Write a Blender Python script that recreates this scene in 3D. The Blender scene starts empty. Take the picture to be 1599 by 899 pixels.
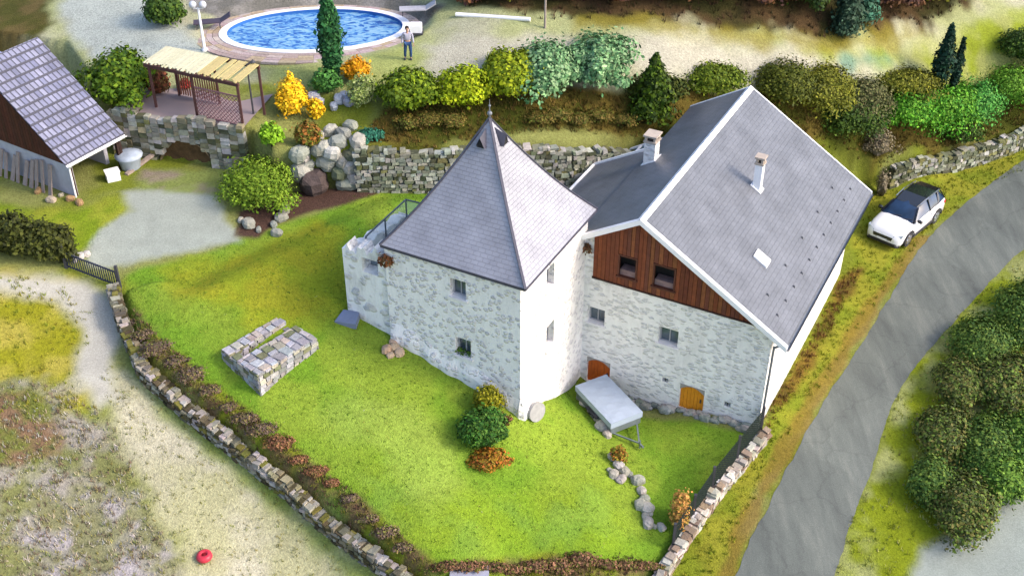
import bpy, math, random
import numpy as np
R = math.radians
random.seed(7); rng = np.random.default_rng(7)
sc = bpy.context.scene; COL = sc.collection

# ---------------------------------------------------------------- camera
F, TH, CX, CY, H = 1850.0, R(35.4), 799.5, 449.5, 32.0
cd = bpy.data.cameras.new('camera'); cam = bpy.data.objects.new('camera', cd); COL.objects.link(cam)
cam.location = (0, 0, H); cam.rotation_euler = (math.pi/2 - TH, 0, 0)
cd.sensor_width = 36; cd.lens = F/1599*36; cd.clip_start = .5; cd.clip_end = 900
sc.camera = cam
# ---------------------------------------------------------------- light
SUN_EL, SUN_AZ = R(36), math.atan2(.965, -.26)      # azimuth measured from +Y towards +X
w = bpy.data.worlds.new('World'); sc.world = w; w.use_nodes = True
nt = w.node_tree; sky = nt.nodes.new('ShaderNodeTexSky'); sky.sky_type = 'NISHITA'; sky.sun_disc = False
sky.sun_elevation = SUN_EL; sky.sun_rotation = SUN_AZ; sky.dust_density = 3.0; sky.air_density = .8
nt.links.new(sky.outputs[0], nt.nodes['Background'].inputs[0]); nt.nodes['Background'].inputs[1].default_value = .15
sd = bpy.data.lights.new('sun', 'SUN'); sd.energy = 1.05; sd.angle = R(11); sd.color = (1, .86, .72)
so = bpy.data.objects.new('sun', sd); COL.objects.link(so)
so.rotation_euler = (math.pi/2 - SUN_EL, 0, math.pi - SUN_AZ)
sc.view_settings.view_transform = 'Standard'; sc.view_settings.look = 'None'
sc.view_settings.gamma = 1; sc.view_settings.use_curve_mapping = False
sc.view_settings.exposure = 1.42

# ---------------------------------------------------------------- pixel <-> world
c_, s_ = math.cos(TH), math.sin(TH)
def ray(u, v):
    x = (u-CX)/F; y = -(v-CY)/F
    return np.array([x, c_+y*s_, -s_+y*c_])
def at(u, v, z):
    r = ray(u, v); return np.array([0, 0, H]) + (z-H)/r[2]*r
A = at(812, 650, 0)
_a = math.atan2(1200, F/c_)
DY = np.array([math.sin(_a), math.cos(_a)]); DX = np.array([DY[1], -DY[0]])
HROT = math.atan2(DX[1], DX[0])
def W(x, y, z=0.0):          # house frame -> world
    q = A[:2]+DX*x+DY*y; return np.array([q[0], q[1], z])

# ---------------------------------------------------------------- terrain
Q = 1/1.125
CP = [(812,652,0),(625,536,1.95),(540,492,2.6),(720,595,1.0),(905,602,-2.6),(1080,645,-2.35),(1178,675,-2.25),
 (865,622,-1.3),(755,700,-.3),(850,700,-1.0),(930,690,-1.95),(1000,700,-2.4),(1090,720,-2.4),(900,800,-1.5),(1010,850,-2.6),
 (700,820,-.4),(500,640,1.4),(420,540,2.6),(350,500,3.2),(250,440,3.7),(600,700,.6),(270,350,4.2),(130,310,4.6),(220,270,4.6),
 (480,330,3.9),(600,300,3.8),(690,293,3.6),(885,288,3.0),(200,465,3.3),(300,590,2.1),(430,690,.9),(560,800,-.3),(660,885,-1.0),(850,880,-1.8),
 (150,500,2.6),(150,600,1.7),(290,690,.3),(400,800,-1.1),(520,899,-2.1),(100,800,-.4),(0,700,1.0),(0,600,2.0),(0,430,4.0),(60,340,4.5),(250,890,-1.4),(0,899,-.6),
 (1200,700,-2.4),(1100,850,-2.8),(1320,420,-2.0),(1400,400,-2.0),(1300,600,-2.2),(1250,800,-2.6),(1450,330,-1.8),(1599,280,-1.1),(1480,500,-2.0),
 (1360,850,-2.7),(1500,700,-2.4),(1599,850,-2.7),(1599,600,-2.0),(1385,287,-1.6),(1480,263,-1.3),(1599,223,-.9)]
CPU = [(u, v, z/Q) for u, v, z in [(600,212,5.6),(440,200,5.5),(240,165,6.05),(300,162,6.05),(395,182,6.0),(800,214,5.3),(1000,212,4.2),(1400,250,-.1),(1599,192,.3),
 (640,165,6.2),(850,165,6.0),(1030,160,5.2),(1300,165,3.0),(1450,165,1.6),(1100,140,5.2),(638,93,6.9),(500,110,6.7),(300,90,6.7),(200,60,6.7),(100,20,6.8),(190,140,6.2),(400,50,6.8),
 (620,40,7.0),(850,60,7.3),(850,110,6.8),(1100,90,6.0),(1350,95,4.3),(1580,60,3.6),(1599,130,1.8),(1400,20,5.6),(800,0,8.2),(1100,0,7.8),(400,0,7.2),(0,0,6.5),(1599,0,4.6)]]
def xyz(l): return np.array([at(u, v, z*Q) for u, v, z in l])
BASE2 = [(-700,160,5.2),(-60,100,4.8),(110,130,4.6),(186,234,4.6),(392,264,4.4),(430,292,4.1),(560,292,3.9),(690,293,3.6),(885,288,3.0),(1100,290,.6),(1384,288,-1.6),(1480,263,-1.3),(1599,223,-.9),(1950,90,0)]
L2 = xyz(BASE2)[:, :2]
POLY2 = np.vstack([L2, [[160, 160], [-160, 160]]])
BASE1 = [(186,452,3.4),(200,500,2.9),(232,575,2.1),(300,632,1.3),(372,690,.5),(450,752,-.3),(530,822,-1.1),(600,880,-1.7),(665,930,-2.2),(800,945,-2.4),(1020,905,-3.0),(1050,860,-2.9),(1110,775,-2.7),(1186,682,-2.4)]
L1 = xyz(BASE1)[:, :2]
LAWN_REST = xyz([(1183,672,-2.3),(1330,300,-2),(900,280,3),(600,300,3.8),(300,420,3.8)])[:, :2]
POLY1 = np.vstack([L1, LAWN_REST])
def sdf(P, poly):            # signed distance, negative inside
    P = np.atleast_2d(P); x, y = P[:, 0], P[:, 1]; d = np.full(len(P), 1e18); ins = np.zeros(len(P), bool); n = len(poly)
    for i in range(n):
        a = poly[i]; b = poly[(i+1) % n]; e = b-a
        t = np.clip(((x-a[0])*e[0]+(y-a[1])*e[1])/(e@e+1e-12), 0, 1)
        d = np.minimum(d, (x-a[0]-t*e[0])**2+(y-a[1]-t*e[1])**2)
        with np.errstate(divide='ignore', invalid='ignore'):
            cr = ((a[1] > y) != (b[1] > y)) & (x < (b[0]-a[0])*(y-a[1])/(b[1]-a[1]+1e-15)+a[0])
        ins ^= cr
    d = np.sqrt(d); return np.where(ins, -d, d)
def sstep(t): t = np.clip(t, 0, 1); return t*t*(3-2*t)
def dline(P, L):             # distance to an open polyline
    d = np.full(len(P), 1e18)
    for a, b in zip(L[:-1], L[1:]):
        e = b-a; t = np.clip(((P-a)@e)/(e@e), 0, 1); q = P-a-t[:, None]*e; d = np.minimum(d, (q**2).sum(1))
    return np.sqrt(d)
def steps(P):
    P = np.atleast_2d(P)
    h2 = np.interp(P[:, 0], [-2, 8, 20, 30], [2.1, 1.9, 1.15, 1.05])
    s2 = sstep((-.0-sdf(P, POLY2))/.35)*h2
    h1 = np.interp(P[:, 0], [-18, -14, 3, 6.5], [.2, .75, .75, .15])
    s1 = sstep((-.0-sdf(P, POLY1))/.35)*h1*sstep(dline(P, LAWN_REST)/2.0)
    return s1+s2
C = np.vstack([xyz(CP), xyz(CPU)])
PADS = np.array([[-75,20,2.],[-75,60,6],[-70,110,9],[0,125,11],[75,115,7],[80,60,-2],[75,20,-3],[0,5,-5],[-35,15,-1],[38,12,-4],[-40,95,9],[40,95,7]])
_o = 1 if True else 0
_sh = []
for _i in range(1, len(L2)-1):
    _e = L2[_i+1]-L2[_i-1]; _e = _e/np.linalg.norm(_e); _n = np.array([_e[1], -_e[0]])
    if sdf([L2[_i]+_n*.3], POLY2)[0] < 0: _n = -_n
    _sh.append([*(L2[_i]+_n*.7), BASE2[_i][2]*Q])
for _i, (_f, _z) in enumerate(((.25, 4.06), (.5, 4.0), (.75, 3.95))):
    _sh.append([*(L2[3]*(1-_f)+L2[4]*_f+np.array([-.2, -.7])), _z])
C = np.vstack([C, PADS, np.array(_sh)])
fit = C[:, 2]-steps(C[:, :2])
def phi(d): return np.sqrt(d*d+5.0)
D = np.linalg.norm(C[:, None, :2]-C[None, :, :2], axis=2); n = len(C)
M = np.zeros((n+3, n+3)); M[:n, :n] = -phi(D)+np.eye(n)*.02; M[:n, n:] = np.c_[np.ones(n), C[:, :2]]; M[n:, :n] = M[:n, n:].T
wts = np.linalg.solve(M, np.r_[fit, 0, 0, 0])
POOLC = at(492, 50, 6.72)[:2]
def terr(P):
    P = np.atleast_2d(np.asarray(P, float)); out = np.zeros(len(P))
    for i in range(0, len(P), 20000):
        p = P[i:i+20000]; d = np.linalg.norm(p[:, None]-C[None, :, :2], axis=2)
        out[i:i+20000] = -phi(d)@wts[:n]+wts[n]+p@wts[n+1:]
    return np.clip(out, -8, 14)+steps(P)
def T(x, y): return float(terr([[x, y]])[0])
def G(u, v):                 # point of the ground under a pixel
    r = ray(u, v); t = np.linspace(25, 110, 341); P = np.array([0, 0, H])+t[:, None]*r
    g = terr(P[:, :2])-P[:, 2]; k = int(np.argmax(g > 0)); lo, hi = t[max(k-1, 0)], t[k]
    for _ in range(14):
        m = (lo+hi)/2; p = np.array([0, 0, H])+m*r
        if T(p[0], p[1]) > p[2]: hi = m
        else: lo = m
    p = np.array([0, 0, H])+hi*r; p[2] = T(p[0], p[1]); return p
def ppm(P): return F/np.linalg.norm(P-np.array([0, 0, H]))

# ---------------------------------------------------------------- colour
FAC = .555
def lin(c): c = c/255; return c/12.92 if c < .04045 else ((c+.055)/1.055)**2.4
def D3(r, g, b, f=1.0): return tuple(min(.86, lin(q)*FAC*f) for q in (r, g, b))

# ---------------------------------------------------------------- materials
MATS = {}
def nodes(name):
    m = bpy.data.materials.new(name); m.use_nodes = True; return m, m.node_tree, m.node_tree.nodes['Principled BSDF']
def mat(name, c, rough=.8, var=.18, scale=3., bump=.0, bscale=20., metal=0., attr=False, spec=.3, coat=0.):
    if name in MATS: return MATS[name]
    m, t, b = nodes(name); N = t.nodes; Lk = t.links
    tc = N.new('ShaderNodeTexCoord'); no = N.new('ShaderNodeTexNoise'); no.inputs['Scale'].default_value = scale; no.inputs['Detail'].default_value = 6
    no.inputs['Roughness'].default_value = .65
    Lk.new(tc.outputs['Object'], no.inputs['Vector'])
    mr = N.new('ShaderNodeMapRange'); mr.inputs[1].default_value = .3; mr.inputs[2].default_value = .7
    mr.inputs[3].default_value = 1-var; mr.inputs[4].default_value = 1+var; Lk.new(no.outputs[0], mr.inputs[0])
    mx = N.new('ShaderNodeVectorMath'); mx.operation = 'MULTIPLY'
    if attr:
        at_ = N.new('ShaderNodeAttribute'); at_.attribute_name = 'Col'; Lk.new(at_.outputs[0], mx.inputs[0])
    else: mx.inputs[0].default_value = c
    Lk.new(mr.outputs[0], mx.inputs[1]); Lk.new(mx.outputs[0], b.inputs['Base Color'])
    b.inputs['Roughness'].default_value = rough; b.inputs['Metallic'].default_value = metal; b.inputs['Specular IOR Level'].default_value = spec
    b.inputs['Coat Weight'].default_value = coat
    if bump:
        n2 = N.new('ShaderNodeTexNoise'); n2.inputs['Scale'].default_value = bscale; n2.inputs['Detail'].default_value = 5
        Lk.new(tc.outputs['Object'], n2.inputs['Vector'])
        bp = N.new('ShaderNodeBump'); bp.inputs['Strength'].default_value = 1; bp.inputs['Distance'].default_value = bump
        Lk.new(n2.outputs[0], bp.inputs['Height']); Lk.new(bp.outputs[0], b.inputs['Normal'])
    MATS[name] = m; return m

def ramp(N, pts):
    r = N.new('ShaderNodeValToRGB'); e = r.color_ramp.elements
    while len(e) < len(pts): e.new(.5)
    for k, (p, c) in enumerate(pts): e[k].position = p; e[k].color = (*c, 1)
    return r
def stone_mat(name, mortar, stones, *args, **kw): return stone_mat_(name, mortar, stones, *args, **kw)
def stone_mat_(name, mortar, stones, scale=(2.6, 2.6, 3.4), cover=.5, edge=.09, rough=.9, flat=1., bump=.05, stain=.12, spots=False):
    """limewashed rubble: stone faces showing in a thick pale mortar"""
    m, t, b = nodes(name); N = t.nodes; Lk = t.links
    tc = N.new('ShaderNodeTexCoord'); mp = N.new('ShaderNodeMapping'); mp.inputs['Scale'].default_value = scale
    Lk.new(tc.outputs['Object'], mp.inputs[0])
    wn = N.new('ShaderNodeTexNoise'); wn.inputs['Scale'].default_value = 1.3; wn.inputs['Detail'].default_value = 4; Lk.new(mp.outputs[0], wn.inputs['Vector'])
    ad = N.new('ShaderNodeMixRGB'); ad.inputs[0].default_value = .45; Lk.new(mp.outputs[0], ad.inputs[1]); Lk.new(wn.outputs['Color'], ad.inputs[2])
    v1 = N.new('ShaderNodeTexVoronoi'); v1.feature = 'F1'; v1.inputs['Scale'].default_value = 1
    v2 = N.new('ShaderNodeTexVoronoi'); v2.feature = 'DISTANCE_TO_EDGE'; v2.inputs['Scale'].default_value = 1
    for v in (v1, v2): Lk.new(ad.outputs[0], v.inputs['Vector'])
    sep = N.new('ShaderNodeSeparateColor'); Lk.new(v1.outputs['Color'], sep.inputs[0])
    rc = ramp(N, [(i/max(1, len(stones)-1), s) for i, s in enumerate(stones)]); Lk.new(sep.outputs[0], rc.inputs[0])
    # stone mask = (edge distance > e) * (random cell < cover)
    m1 = N.new('ShaderNodeMapRange'); m1.inputs[1].default_value = edge; m1.inputs[2].default_value = edge+.12*flat; Lk.new(v2.outputs[0], m1.inputs[0])
    if spots: m1.inputs[1].default_value = .46; m1.inputs[2].default_value = .30; Lk.new(v1.outputs['Distance'], m1.inputs[0])
    m2 = N.new('ShaderNodeMapRange'); m2.inputs[1].default_value = cover+.12; m2.inputs[2].default_value = cover-.12; Lk.new(sep.outputs[1], m2.inputs[0])
    f0_ = N.new('ShaderNodeMath'); f0_.operation = 'MULTIPLY'; Lk.new(m1.outputs[0], f0_.inputs[0]); Lk.new(m2.outputs[0], f0_.inputs[1])
    bn_ = N.new('ShaderNodeTexNoise'); bn_.inputs['Scale'].default_value = 5.5; bn_.inputs['Detail'].default_value = 6; bn_.inputs['Roughness'].default_value = .7; Lk.new(tc.outputs['Object'], bn_.inputs['Vector'])
    br_ = N.new('ShaderNodeMapRange'); br_.inputs[1].default_value = .36; br_.inputs[2].default_value = .56; br_.inputs[3].default_value = .15; Lk.new(bn_.outputs[0], br_.inputs[0])
    f = N.new('ShaderNodeMath'); f.operation = 'MULTIPLY'; Lk.new(f0_.outputs[0], f.inputs[0]); Lk.new(br_.outputs[0], f.inputs[1])
    mo = N.new('ShaderNodeTexNoise'); mo.inputs['Scale'].default_value = .9; mo.inputs['Detail'].default_value = 8; mo.inputs['Roughness'].default_value = .7; ms_ = N.new('ShaderNodeMapping'); ms_.inputs['Scale'].default_value = (1.6, 1.6, .55); Lk.new(tc.outputs['Object'], ms_.inputs[0]); Lk.new(ms_.outputs[0], mo.inputs['Vector'])
    mc = ramp(N, [(.3, tuple(q*(1-2.2*stain) for q in mortar)), (.5, mortar), (.8, tuple(min(.88, q*(1+stain)) for q in mortar))]); Lk.new(mo.outputs[0], mc.inputs[0])
    mx = N.new('ShaderNodeMixRGB'); Lk.new(f.outputs[0], mx.inputs[0]); Lk.new(mc.outputs[0], mx.inputs[1]); Lk.new(rc.outputs[0], mx.inputs[2])
    Lk.new(mx.outputs[0], b.inputs['Base Color']); b.inputs['Roughness'].default_value = rough; b.inputs['Specular IOR Level'].default_value = .2
    fn = N.new('ShaderNodeTexNoise'); fn.inputs['Scale'].default_value = 14; fn.inputs['Detail'].default_value = 5; Lk.new(tc.outputs['Object'], fn.inputs['Vector'])
    sm = N.new('ShaderNodeMath'); sm.operation = 'MULTIPLY_ADD'; sm.inputs[1].default_value = .5; Lk.new(fn.outputs[0], sm.inputs[0]); Lk.new(m1.outputs[0], sm.inputs[2])
    bp = N.new('ShaderNodeBump'); bp.inputs['Distance'].default_value = bump; bp.inputs['Strength'].default_value = .9; Lk.new(sm.outputs[0], bp.inputs['Height']); Lk.new(bp.outputs[0], b.inputs['Normal'])
    return m
def slate_mat(name, c, c2, bw=.32, rh=.2, rough=.45, swap=None, bump=.012, var=.12, ms=.012, md=.80):
    """slates in courses; UV in metres"""
    m, t, b = nodes(name); N = t.nodes; Lk = t.links
    uv = N.new('ShaderNodeUVMap')
    br = N.new('ShaderNodeTexBrick'); br.inputs['Scale'].default_value = 1; br.inputs['Brick Width'].default_value = bw; br.inputs['Row Height'].default_value = rh
    br.inputs['Mortar Size'].default_value = ms; br.inputs['Mortar Smooth'].default_value = .3
    br.inputs['Color1'].default_value = (*c, 1); br.inputs['Color2'].default_value = (*c2, 1); br.inputs['Mortar'].default_value = (*[q*md for q in c], 1)
    Lk.new(uv.outputs[0], br.inputs['Vector'])
    no = N.new('ShaderNodeTexNoise'); no.inputs['Scale'].default_value = .8; no.inputs['Detail'].default_value = 10; no.inputs['Roughness'].default_value = .6; Lk.new(uv.outputs[0], no.inputs['Vector'])
    mr = N.new('ShaderNodeMapRange'); mr.inputs[1].default_value = .3; mr.inputs[2].default_value = .7; mr.inputs[3].default_value = 1-var; mr.inputs[4].default_value = 1+var; Lk.new(no.outputs[0], mr.inputs[0])
    mx = N.new('ShaderNodeVectorMath'); mx.operation = 'MULTIPLY'; Lk.new(br.outputs[0], mx.inputs[0]); Lk.new(mr.outputs[0], mx.inputs[1]); Lk.new(mx.outputs[0], b.inputs['Base Color'])
    b.inputs['Roughness'].default_value = rough; b.inputs['Specular IOR Level'].default_value = .5
    bp = N.new('ShaderNodeBump'); bp.invert = True; bp.inputs['Distance'].default_value = bump; Lk.new(br.outputs['Fac'], bp.inputs['Height']); Lk.new(bp.outputs[0], b.inputs['Normal'])
    return m
def glass_mat(name, c=(.05, .08, .11), rough=.06):
    m, t, b = nodes(name); N = t.nodes; no = N.new('ShaderNodeTexNoise'); no.inputs['Scale'].default_value = 1.7
    tc = N.new('ShaderNodeTexCoord'); t.links.new(tc.outputs['Object'], no.inputs['Vector'])
    rp = ramp(N, [(.3, tuple(q*.6 for q in c)), (.7, tuple(q*1.6 for q in c))]); t.links.new(no.outputs[0], rp.inputs[0]); t.links.new(rp.outputs[0], b.inputs['Base Color'])
    b.inputs['Roughness'].default_value = rough; b.inputs['Specular IOR Level'].default_value = .8; return m

# ---------------------------------------------------------------- mesh helper
class MB:
    def __init__(s): s.v = []; s.f = []; s.c = []; s.uv = []
    def face(s, pts, col=None, uv=None):
        k = len(s.v); s.v += [tuple(map(float, p)) for p in pts]; s.f.append(tuple(range(k, k+len(pts)))); s.c.append(col); s.uv.append(uv)
    def hexa(s, b, t, col=None):       # bottom 4 pts ccw, top 4 pts ccw
        k = len(s.v); s.v += [tuple(map(float, p)) for p in list(b)+list(t)]
        for q in ((3,2,1,0),(4,5,6,7),(0,1,5,4),(1,2,6,5),(2,3,7,6),(3,0,4,7)): s.f.append(tuple(k+i for i in q)); s.c.append(col); s.uv.append(None)
    def box(s, x0, x1, y0, y1, z0, z1, col=None):
        s.hexa([(x0,y0,z0),(x1,y0,z0),(x1,y1,z0),(x0,y1,z0)], [(x0,y0,z1),(x1,y0,z1),(x1,y1,z1),(x0,y1,z1)], col)
    def beam(s, a, b, wx, wz=None, col=None, up=(0,0,1)):
        a = np.array(a, float); b = np.array(b, float); wz = wz or wx; d = b-a; d /= np.linalg.norm(d); u = np.array(up, float)
        if abs(d@u) > .98: u = np.array([1., 0, 0])
        x = np.cross(d, u); x /= np.linalg.norm(x); z = np.cross(x, d); x = x*wx/2; z = z*wz/2
        s.hexa([a-x-z, b-x-z, b+x-z, a+x-z], [a-x+z, b-x+z, b+x+z, a+x+z], col)
    def tube(s, a, b, r, r2=None, n=10, col=None, caps=True):
        a = np.array(a, float); b = np.array(b, float); r2 = r if r2 is None else r2; d = b-a; d /= np.linalg.norm(d); u = np.array([0, 0, 1.]) if abs(d[2]) < .9 else np.array([1., 0, 0])
        x = np.cross(d, u); x /= np.linalg.norm(x); y = np.cross(d, x); k = len(s.v)
        for p, q in ((a, r), (b, r2)):
            for i in range(n): t = 2*math.pi*i/n; s.v.append(tuple(p+q*(x*math.cos(t)+y*math.sin(t))))
        for i in range(n): j = (i+1) % n; s.f.append((k+i, k+n+i, k+n+j, k+j)); s.c.append(col); s.uv.append(None)
        if caps: s.f.append(tuple(k+i for i in range(n))); s.f.append(tuple(k+n+i for i in reversed(range(n)))); s.c += [col]*2; s.uv += [None]*2
    def ball(s, c, r, col=None, nu=10, nv=7, jit=0., sq=1.):
        c = np.array(c, float); r = np.array(r if hasattr(r, '__len__') else (r, r, r), float); k = len(s.v); J = lambda: 1+random.uniform(-jit, jit)
        def e(q): return math.copysign(abs(q)**sq, q)
        s.v.append(tuple(c+r*(0, 0, 1)))
        for i in range(1, nv):
            ph = math.pi*i/nv
            for j in range(nu):
                t = 2*math.pi*j/nu; jj = J(); s.v.append(tuple(c+r*jj*np.array([e(math.sin(ph)*math.cos(t)), e(math.sin(ph)*math.sin(t)), e(math.cos(ph))])))
        s.v.append(tuple(c-r*(0, 0, 1))); last = len(s.v)-1
        def F_(*q): s.f.append(q); s.c.append(col); s.uv.append(None)
        for j in range(nu): F_(k, k+1+j, k+1+(j+1) % nu)
        for i in range(nv-2):
            for j in range(nu): a = k+1+i*nu; F_(a+j, a+nu+j, a+nu+(j+1) % nu, a+(j+1) % nu)
        a = k+1+(nv-2)*nu
        for j in range(nu): F_(a+j, last, a+(j+1) % nu)
    def lathe(s, prof, c=(0, 0, 0), n=20, col=None):
        c = np.array(c, float); k = len(s.v)
        for r, z in prof:
            for i in range(n): t = 2*math.pi*i/n; s.v.append((c[0]+r*math.cos(t), c[1]+r*math.sin(t), c[2]+z))
        for j in range(len(prof)-1):
            for i in range(n): i2 = (i+1) % n; s.f.append((k+j*n+i, k+j*n+i2, k+(j+1)*n+i2, k+(j+1)*n+i)); s.c.append(col); s.uv.append(None)
    def build(s, name, m, parent=None, smooth=False):
        me = bpy.data.meshes.new(name); me.from_pydata(s.v, [], s.f); me.materials.append(m)
        if any(c is not None for c in s.c):
            a = me.color_attributes.new('Col', 'FLOAT_COLOR', 'CORNER'); tot = []
            for f, c in zip(s.f, s.c): tot += [*(c or (.5, .5, .5)), 1.]*len(f)
            a.data.foreach_set('color', tot)
        if any(q is not None for q in s.uv):
            l = me.uv_layers.new(name='UVMap'); tot = []
            for f, q in zip(s.f, s.uv):
                for i in range(len(f)): tot += list(q[i]) if q is not None else [0, 0]
            l.data.foreach_set('uv', tot)
        if smooth: me.polygons.foreach_set('use_smooth', [True]*len(s.f))
        me.update(); o = bpy.data.objects.new(name, me); COL.objects.link(o)
        if parent is not None: o.parent = parent
        return o
def tag(o, label=None, cat=None, group=None, kind=None):
    if label: o['label'] = label
    if cat: o['category'] = cat
    if group: o['group'] = group
    if kind: o['kind'] = kind
    return o
def empty(name, loc, rz=0, label=None, cat=None, group=None):
    o = bpy.data.objects.new(name, None); COL.objects.link(o); o.location = tuple(map(float, loc)); o.rotation_euler = (0, 0, rz); o.empty_display_size = .3
    return tag(o, label, cat, group)
def jc(c, a=.15): k = 1+random.uniform(-a, a); return tuple(min(.88, q*k*(1+random.uniform(-a/4, a/4))) for q in c)

# ---------------------------------------------------------------- ground sheet with zones of its own colours
def lines(a, b, step, far):
    core = np.arange(a, b+1e-6, step); out = []; x = b; s = step
    while x < far: s *= 1.35; x += s; out.append(x)
    lo = []; x = a; s = step
    while x > -far+ (a+b)/2*0: s *= 1.35; x -= s; lo.append(x)
    return np.r_[lo[::-1], core, out]
GX = lines(-33, 33, .17, 150); GY = lines(24, 76, .17, 170)
XX, YY = np.meshgrid(GX, GY); P2 = np.c_[XX.ravel(), YY.ravel()]; ZZ = terr(P2)
def vnoise(P, s, seed):
    r = np.random.default_rng(seed); tab = r.random((256, 256)); q = P/s+seed*13.7; i = np.floor(q).astype(int); f = q-i; f = f*f*(3-2*f)
    a = tab[i[:, 0] % 256, i[:, 1] % 256]; b = tab[(i[:, 0]+1) % 256, i[:, 1] % 256]; c = tab[i[:, 0] % 256, (i[:, 1]+1) % 256]; d = tab[(i[:, 0]+1) % 256, (i[:, 1]+1) % 256]
    return (a*(1-f[:, 0])+b*f[:, 0])*(1-f[:, 1])+(c*(1-f[:, 0])+d*f[:, 0])*f[:, 1]
def fbm(P, s, seed, o=4): return sum(vnoise(P, s/2**k, seed+k)*.5**k for k in range(o))/sum(.5**k for k in range(o))
ZONES = {}
def zone(name, px, col, soft=.5, jit=.6, amt=1., alt=None, altS=1.2):
    poly = np.array([G(u, v)[:2] if not isinstance(u, str) else v for u, v in px]); ZONES[name] = poly
    d = sdf(P2, poly)+(fbm(P2, 1.3, 3+len(ZONES))-.5)*jit*2
    wgt = sstep(.5-d/soft/1.0)*amt; c = np.array(D3(*col))[None]
    if alt is not None:
        k = sstep((fbm(P2, altS, 40+len(ZONES))-.36)/.28)[:, None]; c = c*(1-k)+np.array(D3(*alt))[None]*k
    return wgt[:, None], c
base = np.array(D3(160, 165, 95))[None]; k = sstep((fbm(P2, 2.2, 5)-.35)/.3)[:, None]
GC = base*(1-k)+np.array(D3(138, 150, 50))[None]*k
def paint(*a, **kw):
    global GC
    wg, c = zone(*a, **kw); GC = GC*(1-wg)+c*wg
# upper field, banks
paint('upper_field', [(-400,-40),(1650,-40),(1650,120),(1400,128),(1060,135),(700,165),(600,150),(420,125),(200,150),(150,110),(-200,80)], (206,205,172), .9, .8, alt=(192,198,140), altS=3)
paint('field_green', [(640,60),(700,80),(640,120),(560,150),(430,125),(410,95),(520,105)], (190,200,120), 1.2, .8)
paint('field_pale', [(660,70),(1000,62),(1300,80),(1420,90),(1420,125),(1060,125),(800,135),(680,120)], (214,210,188), 1.6, .8)
paint('field_green_right', [(1250,80),(1330,70),(1400,75),(1560,20),(1700,20),(1640,130),(1500,140),(1430,110)], (165,180,55), 1.4, 1., alt=(186,192,110))
paint('yard_top_left', [(90,-20),(240,-20),(300,60),(330,90),(240,90),(180,100),(150,90),(100,45)], (204,212,202), 1., .6)
paint('bank_top_left', [(-200,-30),(75,-30),(80,40),(60,90),(-200,110)], (120,105,62), .9, .8, alt=(92,92,40))
paint('wood_edge', [(700,-60),(1560,-60),(1500,10),(1440,45),(1290,62),(1080,42),(920,34),(830,28),(720,12)], (98,78,52), .7, 1., alt=(68,66,34), altS=1.6)
paint('wood_fringe', [(900,30),(1100,40),(1280,62),(1440,50),(1400,75),(1280,78),(1100,60),(900,45)], (160,150,60), .8, .8, amt=.75)
paint('rough_deck', [(300,-40),(560,-40),(690,10),(660,30),(600,15),(520,5),(420,10),(340,28),(300,20)], (168,164,158), .6, .6, alt=(132,130,122))
paint('bank', [(600,170),(700,150),(1000,150),(1060,140),(1340,140),(1500,150),(1640,130),(1640,190),(1450,240),(1340,255),(1060,240),(1000,232),(690,232),(560,228),(570,200)], (112,98,44), .5, .5, alt=(84,90,30), altS=1.6)
paint('puddle', [(1318,86),(1345,80),(1385,86),(1392,98),(1350,106),(1315,100)], (120,165,140), .8, .6, amt=.8)
# lower left
paint('left_grass', [(-200,300),(120,330),(200,300),(210,330),(150,380),(110,400),(0,360),(-200,350)], (140,165,40), .6, .5, alt=(168,176,60))
paint('left_meadow', [(-200,440),(110,440),(150,500),(130,560),(150,640),(60,660),(-200,640)], (160,160,40), 1., .8, alt=(190,180,80))
paint('dry_meadow', [(-300,590),(100,600),(180,660),(220,760),(280,899),(340,960),(-300,1100)], (178,172,160), 1.2, 1.6, alt=(142,146,92), altS=1.1)
paint('dry_pale', [(40,740),(140,760),(260,840),(320,920),(100,930),(20,820)], (188,182,184), .9, 1.4, alt=(150,150,110), altS=.8)
paint('dry_dark', [(-50,610),(60,620),(90,690),(60,740),(-50,730)], (150,122,96), .8, 1.2, alt=(128,136,66), altS=.6)
paint('track_low', [(150,560),(220,590),(300,660),(420,760),(560,899),(600,1000),(300,1000),(270,850),(180,680)], (212,207,180), 1.2, .8, alt=(198,196,152), altS=2.)
paint('wall_foot', [(200,540),(232,590),(300,650),(420,745),(540,850),(620,930),(560,930),(470,840),(360,735),(250,650)], (128,150,60), .7, .5, amt=.8)
paint('path', [(-60,425),(60,428),(140,440),(190,480),(180,560),(190,620),(150,640),(120,590),(128,520),(90,470),(-60,450)], (206,204,192), .7, .5)
# lawn
paint('lawn', [(190,430),(350,385),(440,350),(520,325),(560,302),(690,302),(880,300),(900,600),(1000,650),(1180,678),(1100,770),(1040,880),(1000,960),(640,960),(560,830),(430,715),(300,610),(230,545),(196,480)],
      (128,170,50), .4, .3, alt=(154,182,62), altS=2.2)
paint('lawn_warm', [(250,420),(400,380),(500,350),(540,390),(540,480),(420,520),(300,470)], (178,176,48), 1.5, 1., amt=.85, alt=(160,172,44))
paint('lawn_front', [(560,640),(700,760),(950,760),(980,860),(780,880),(640,860),(560,740)], (150,182,46), 1.8, 1., amt=.7, alt=(138,176,66))
paint('lawn_pale', [(560,600),(690,660),(730,740),(660,800),(560,700),(480,640)], (166,192,84), 1.5, 1., amt=.7)
paint('yard', [(190,300),(330,285),(355,330),(375,378),(240,405),(175,420),(140,410),(160,360),(200,330)], (186,194,182), .5, .5)
paint('yard_back', [(215,262),(390,262),(360,300),(215,300)], (165,150,135), .6, .5, alt=(150,165,90))
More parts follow.
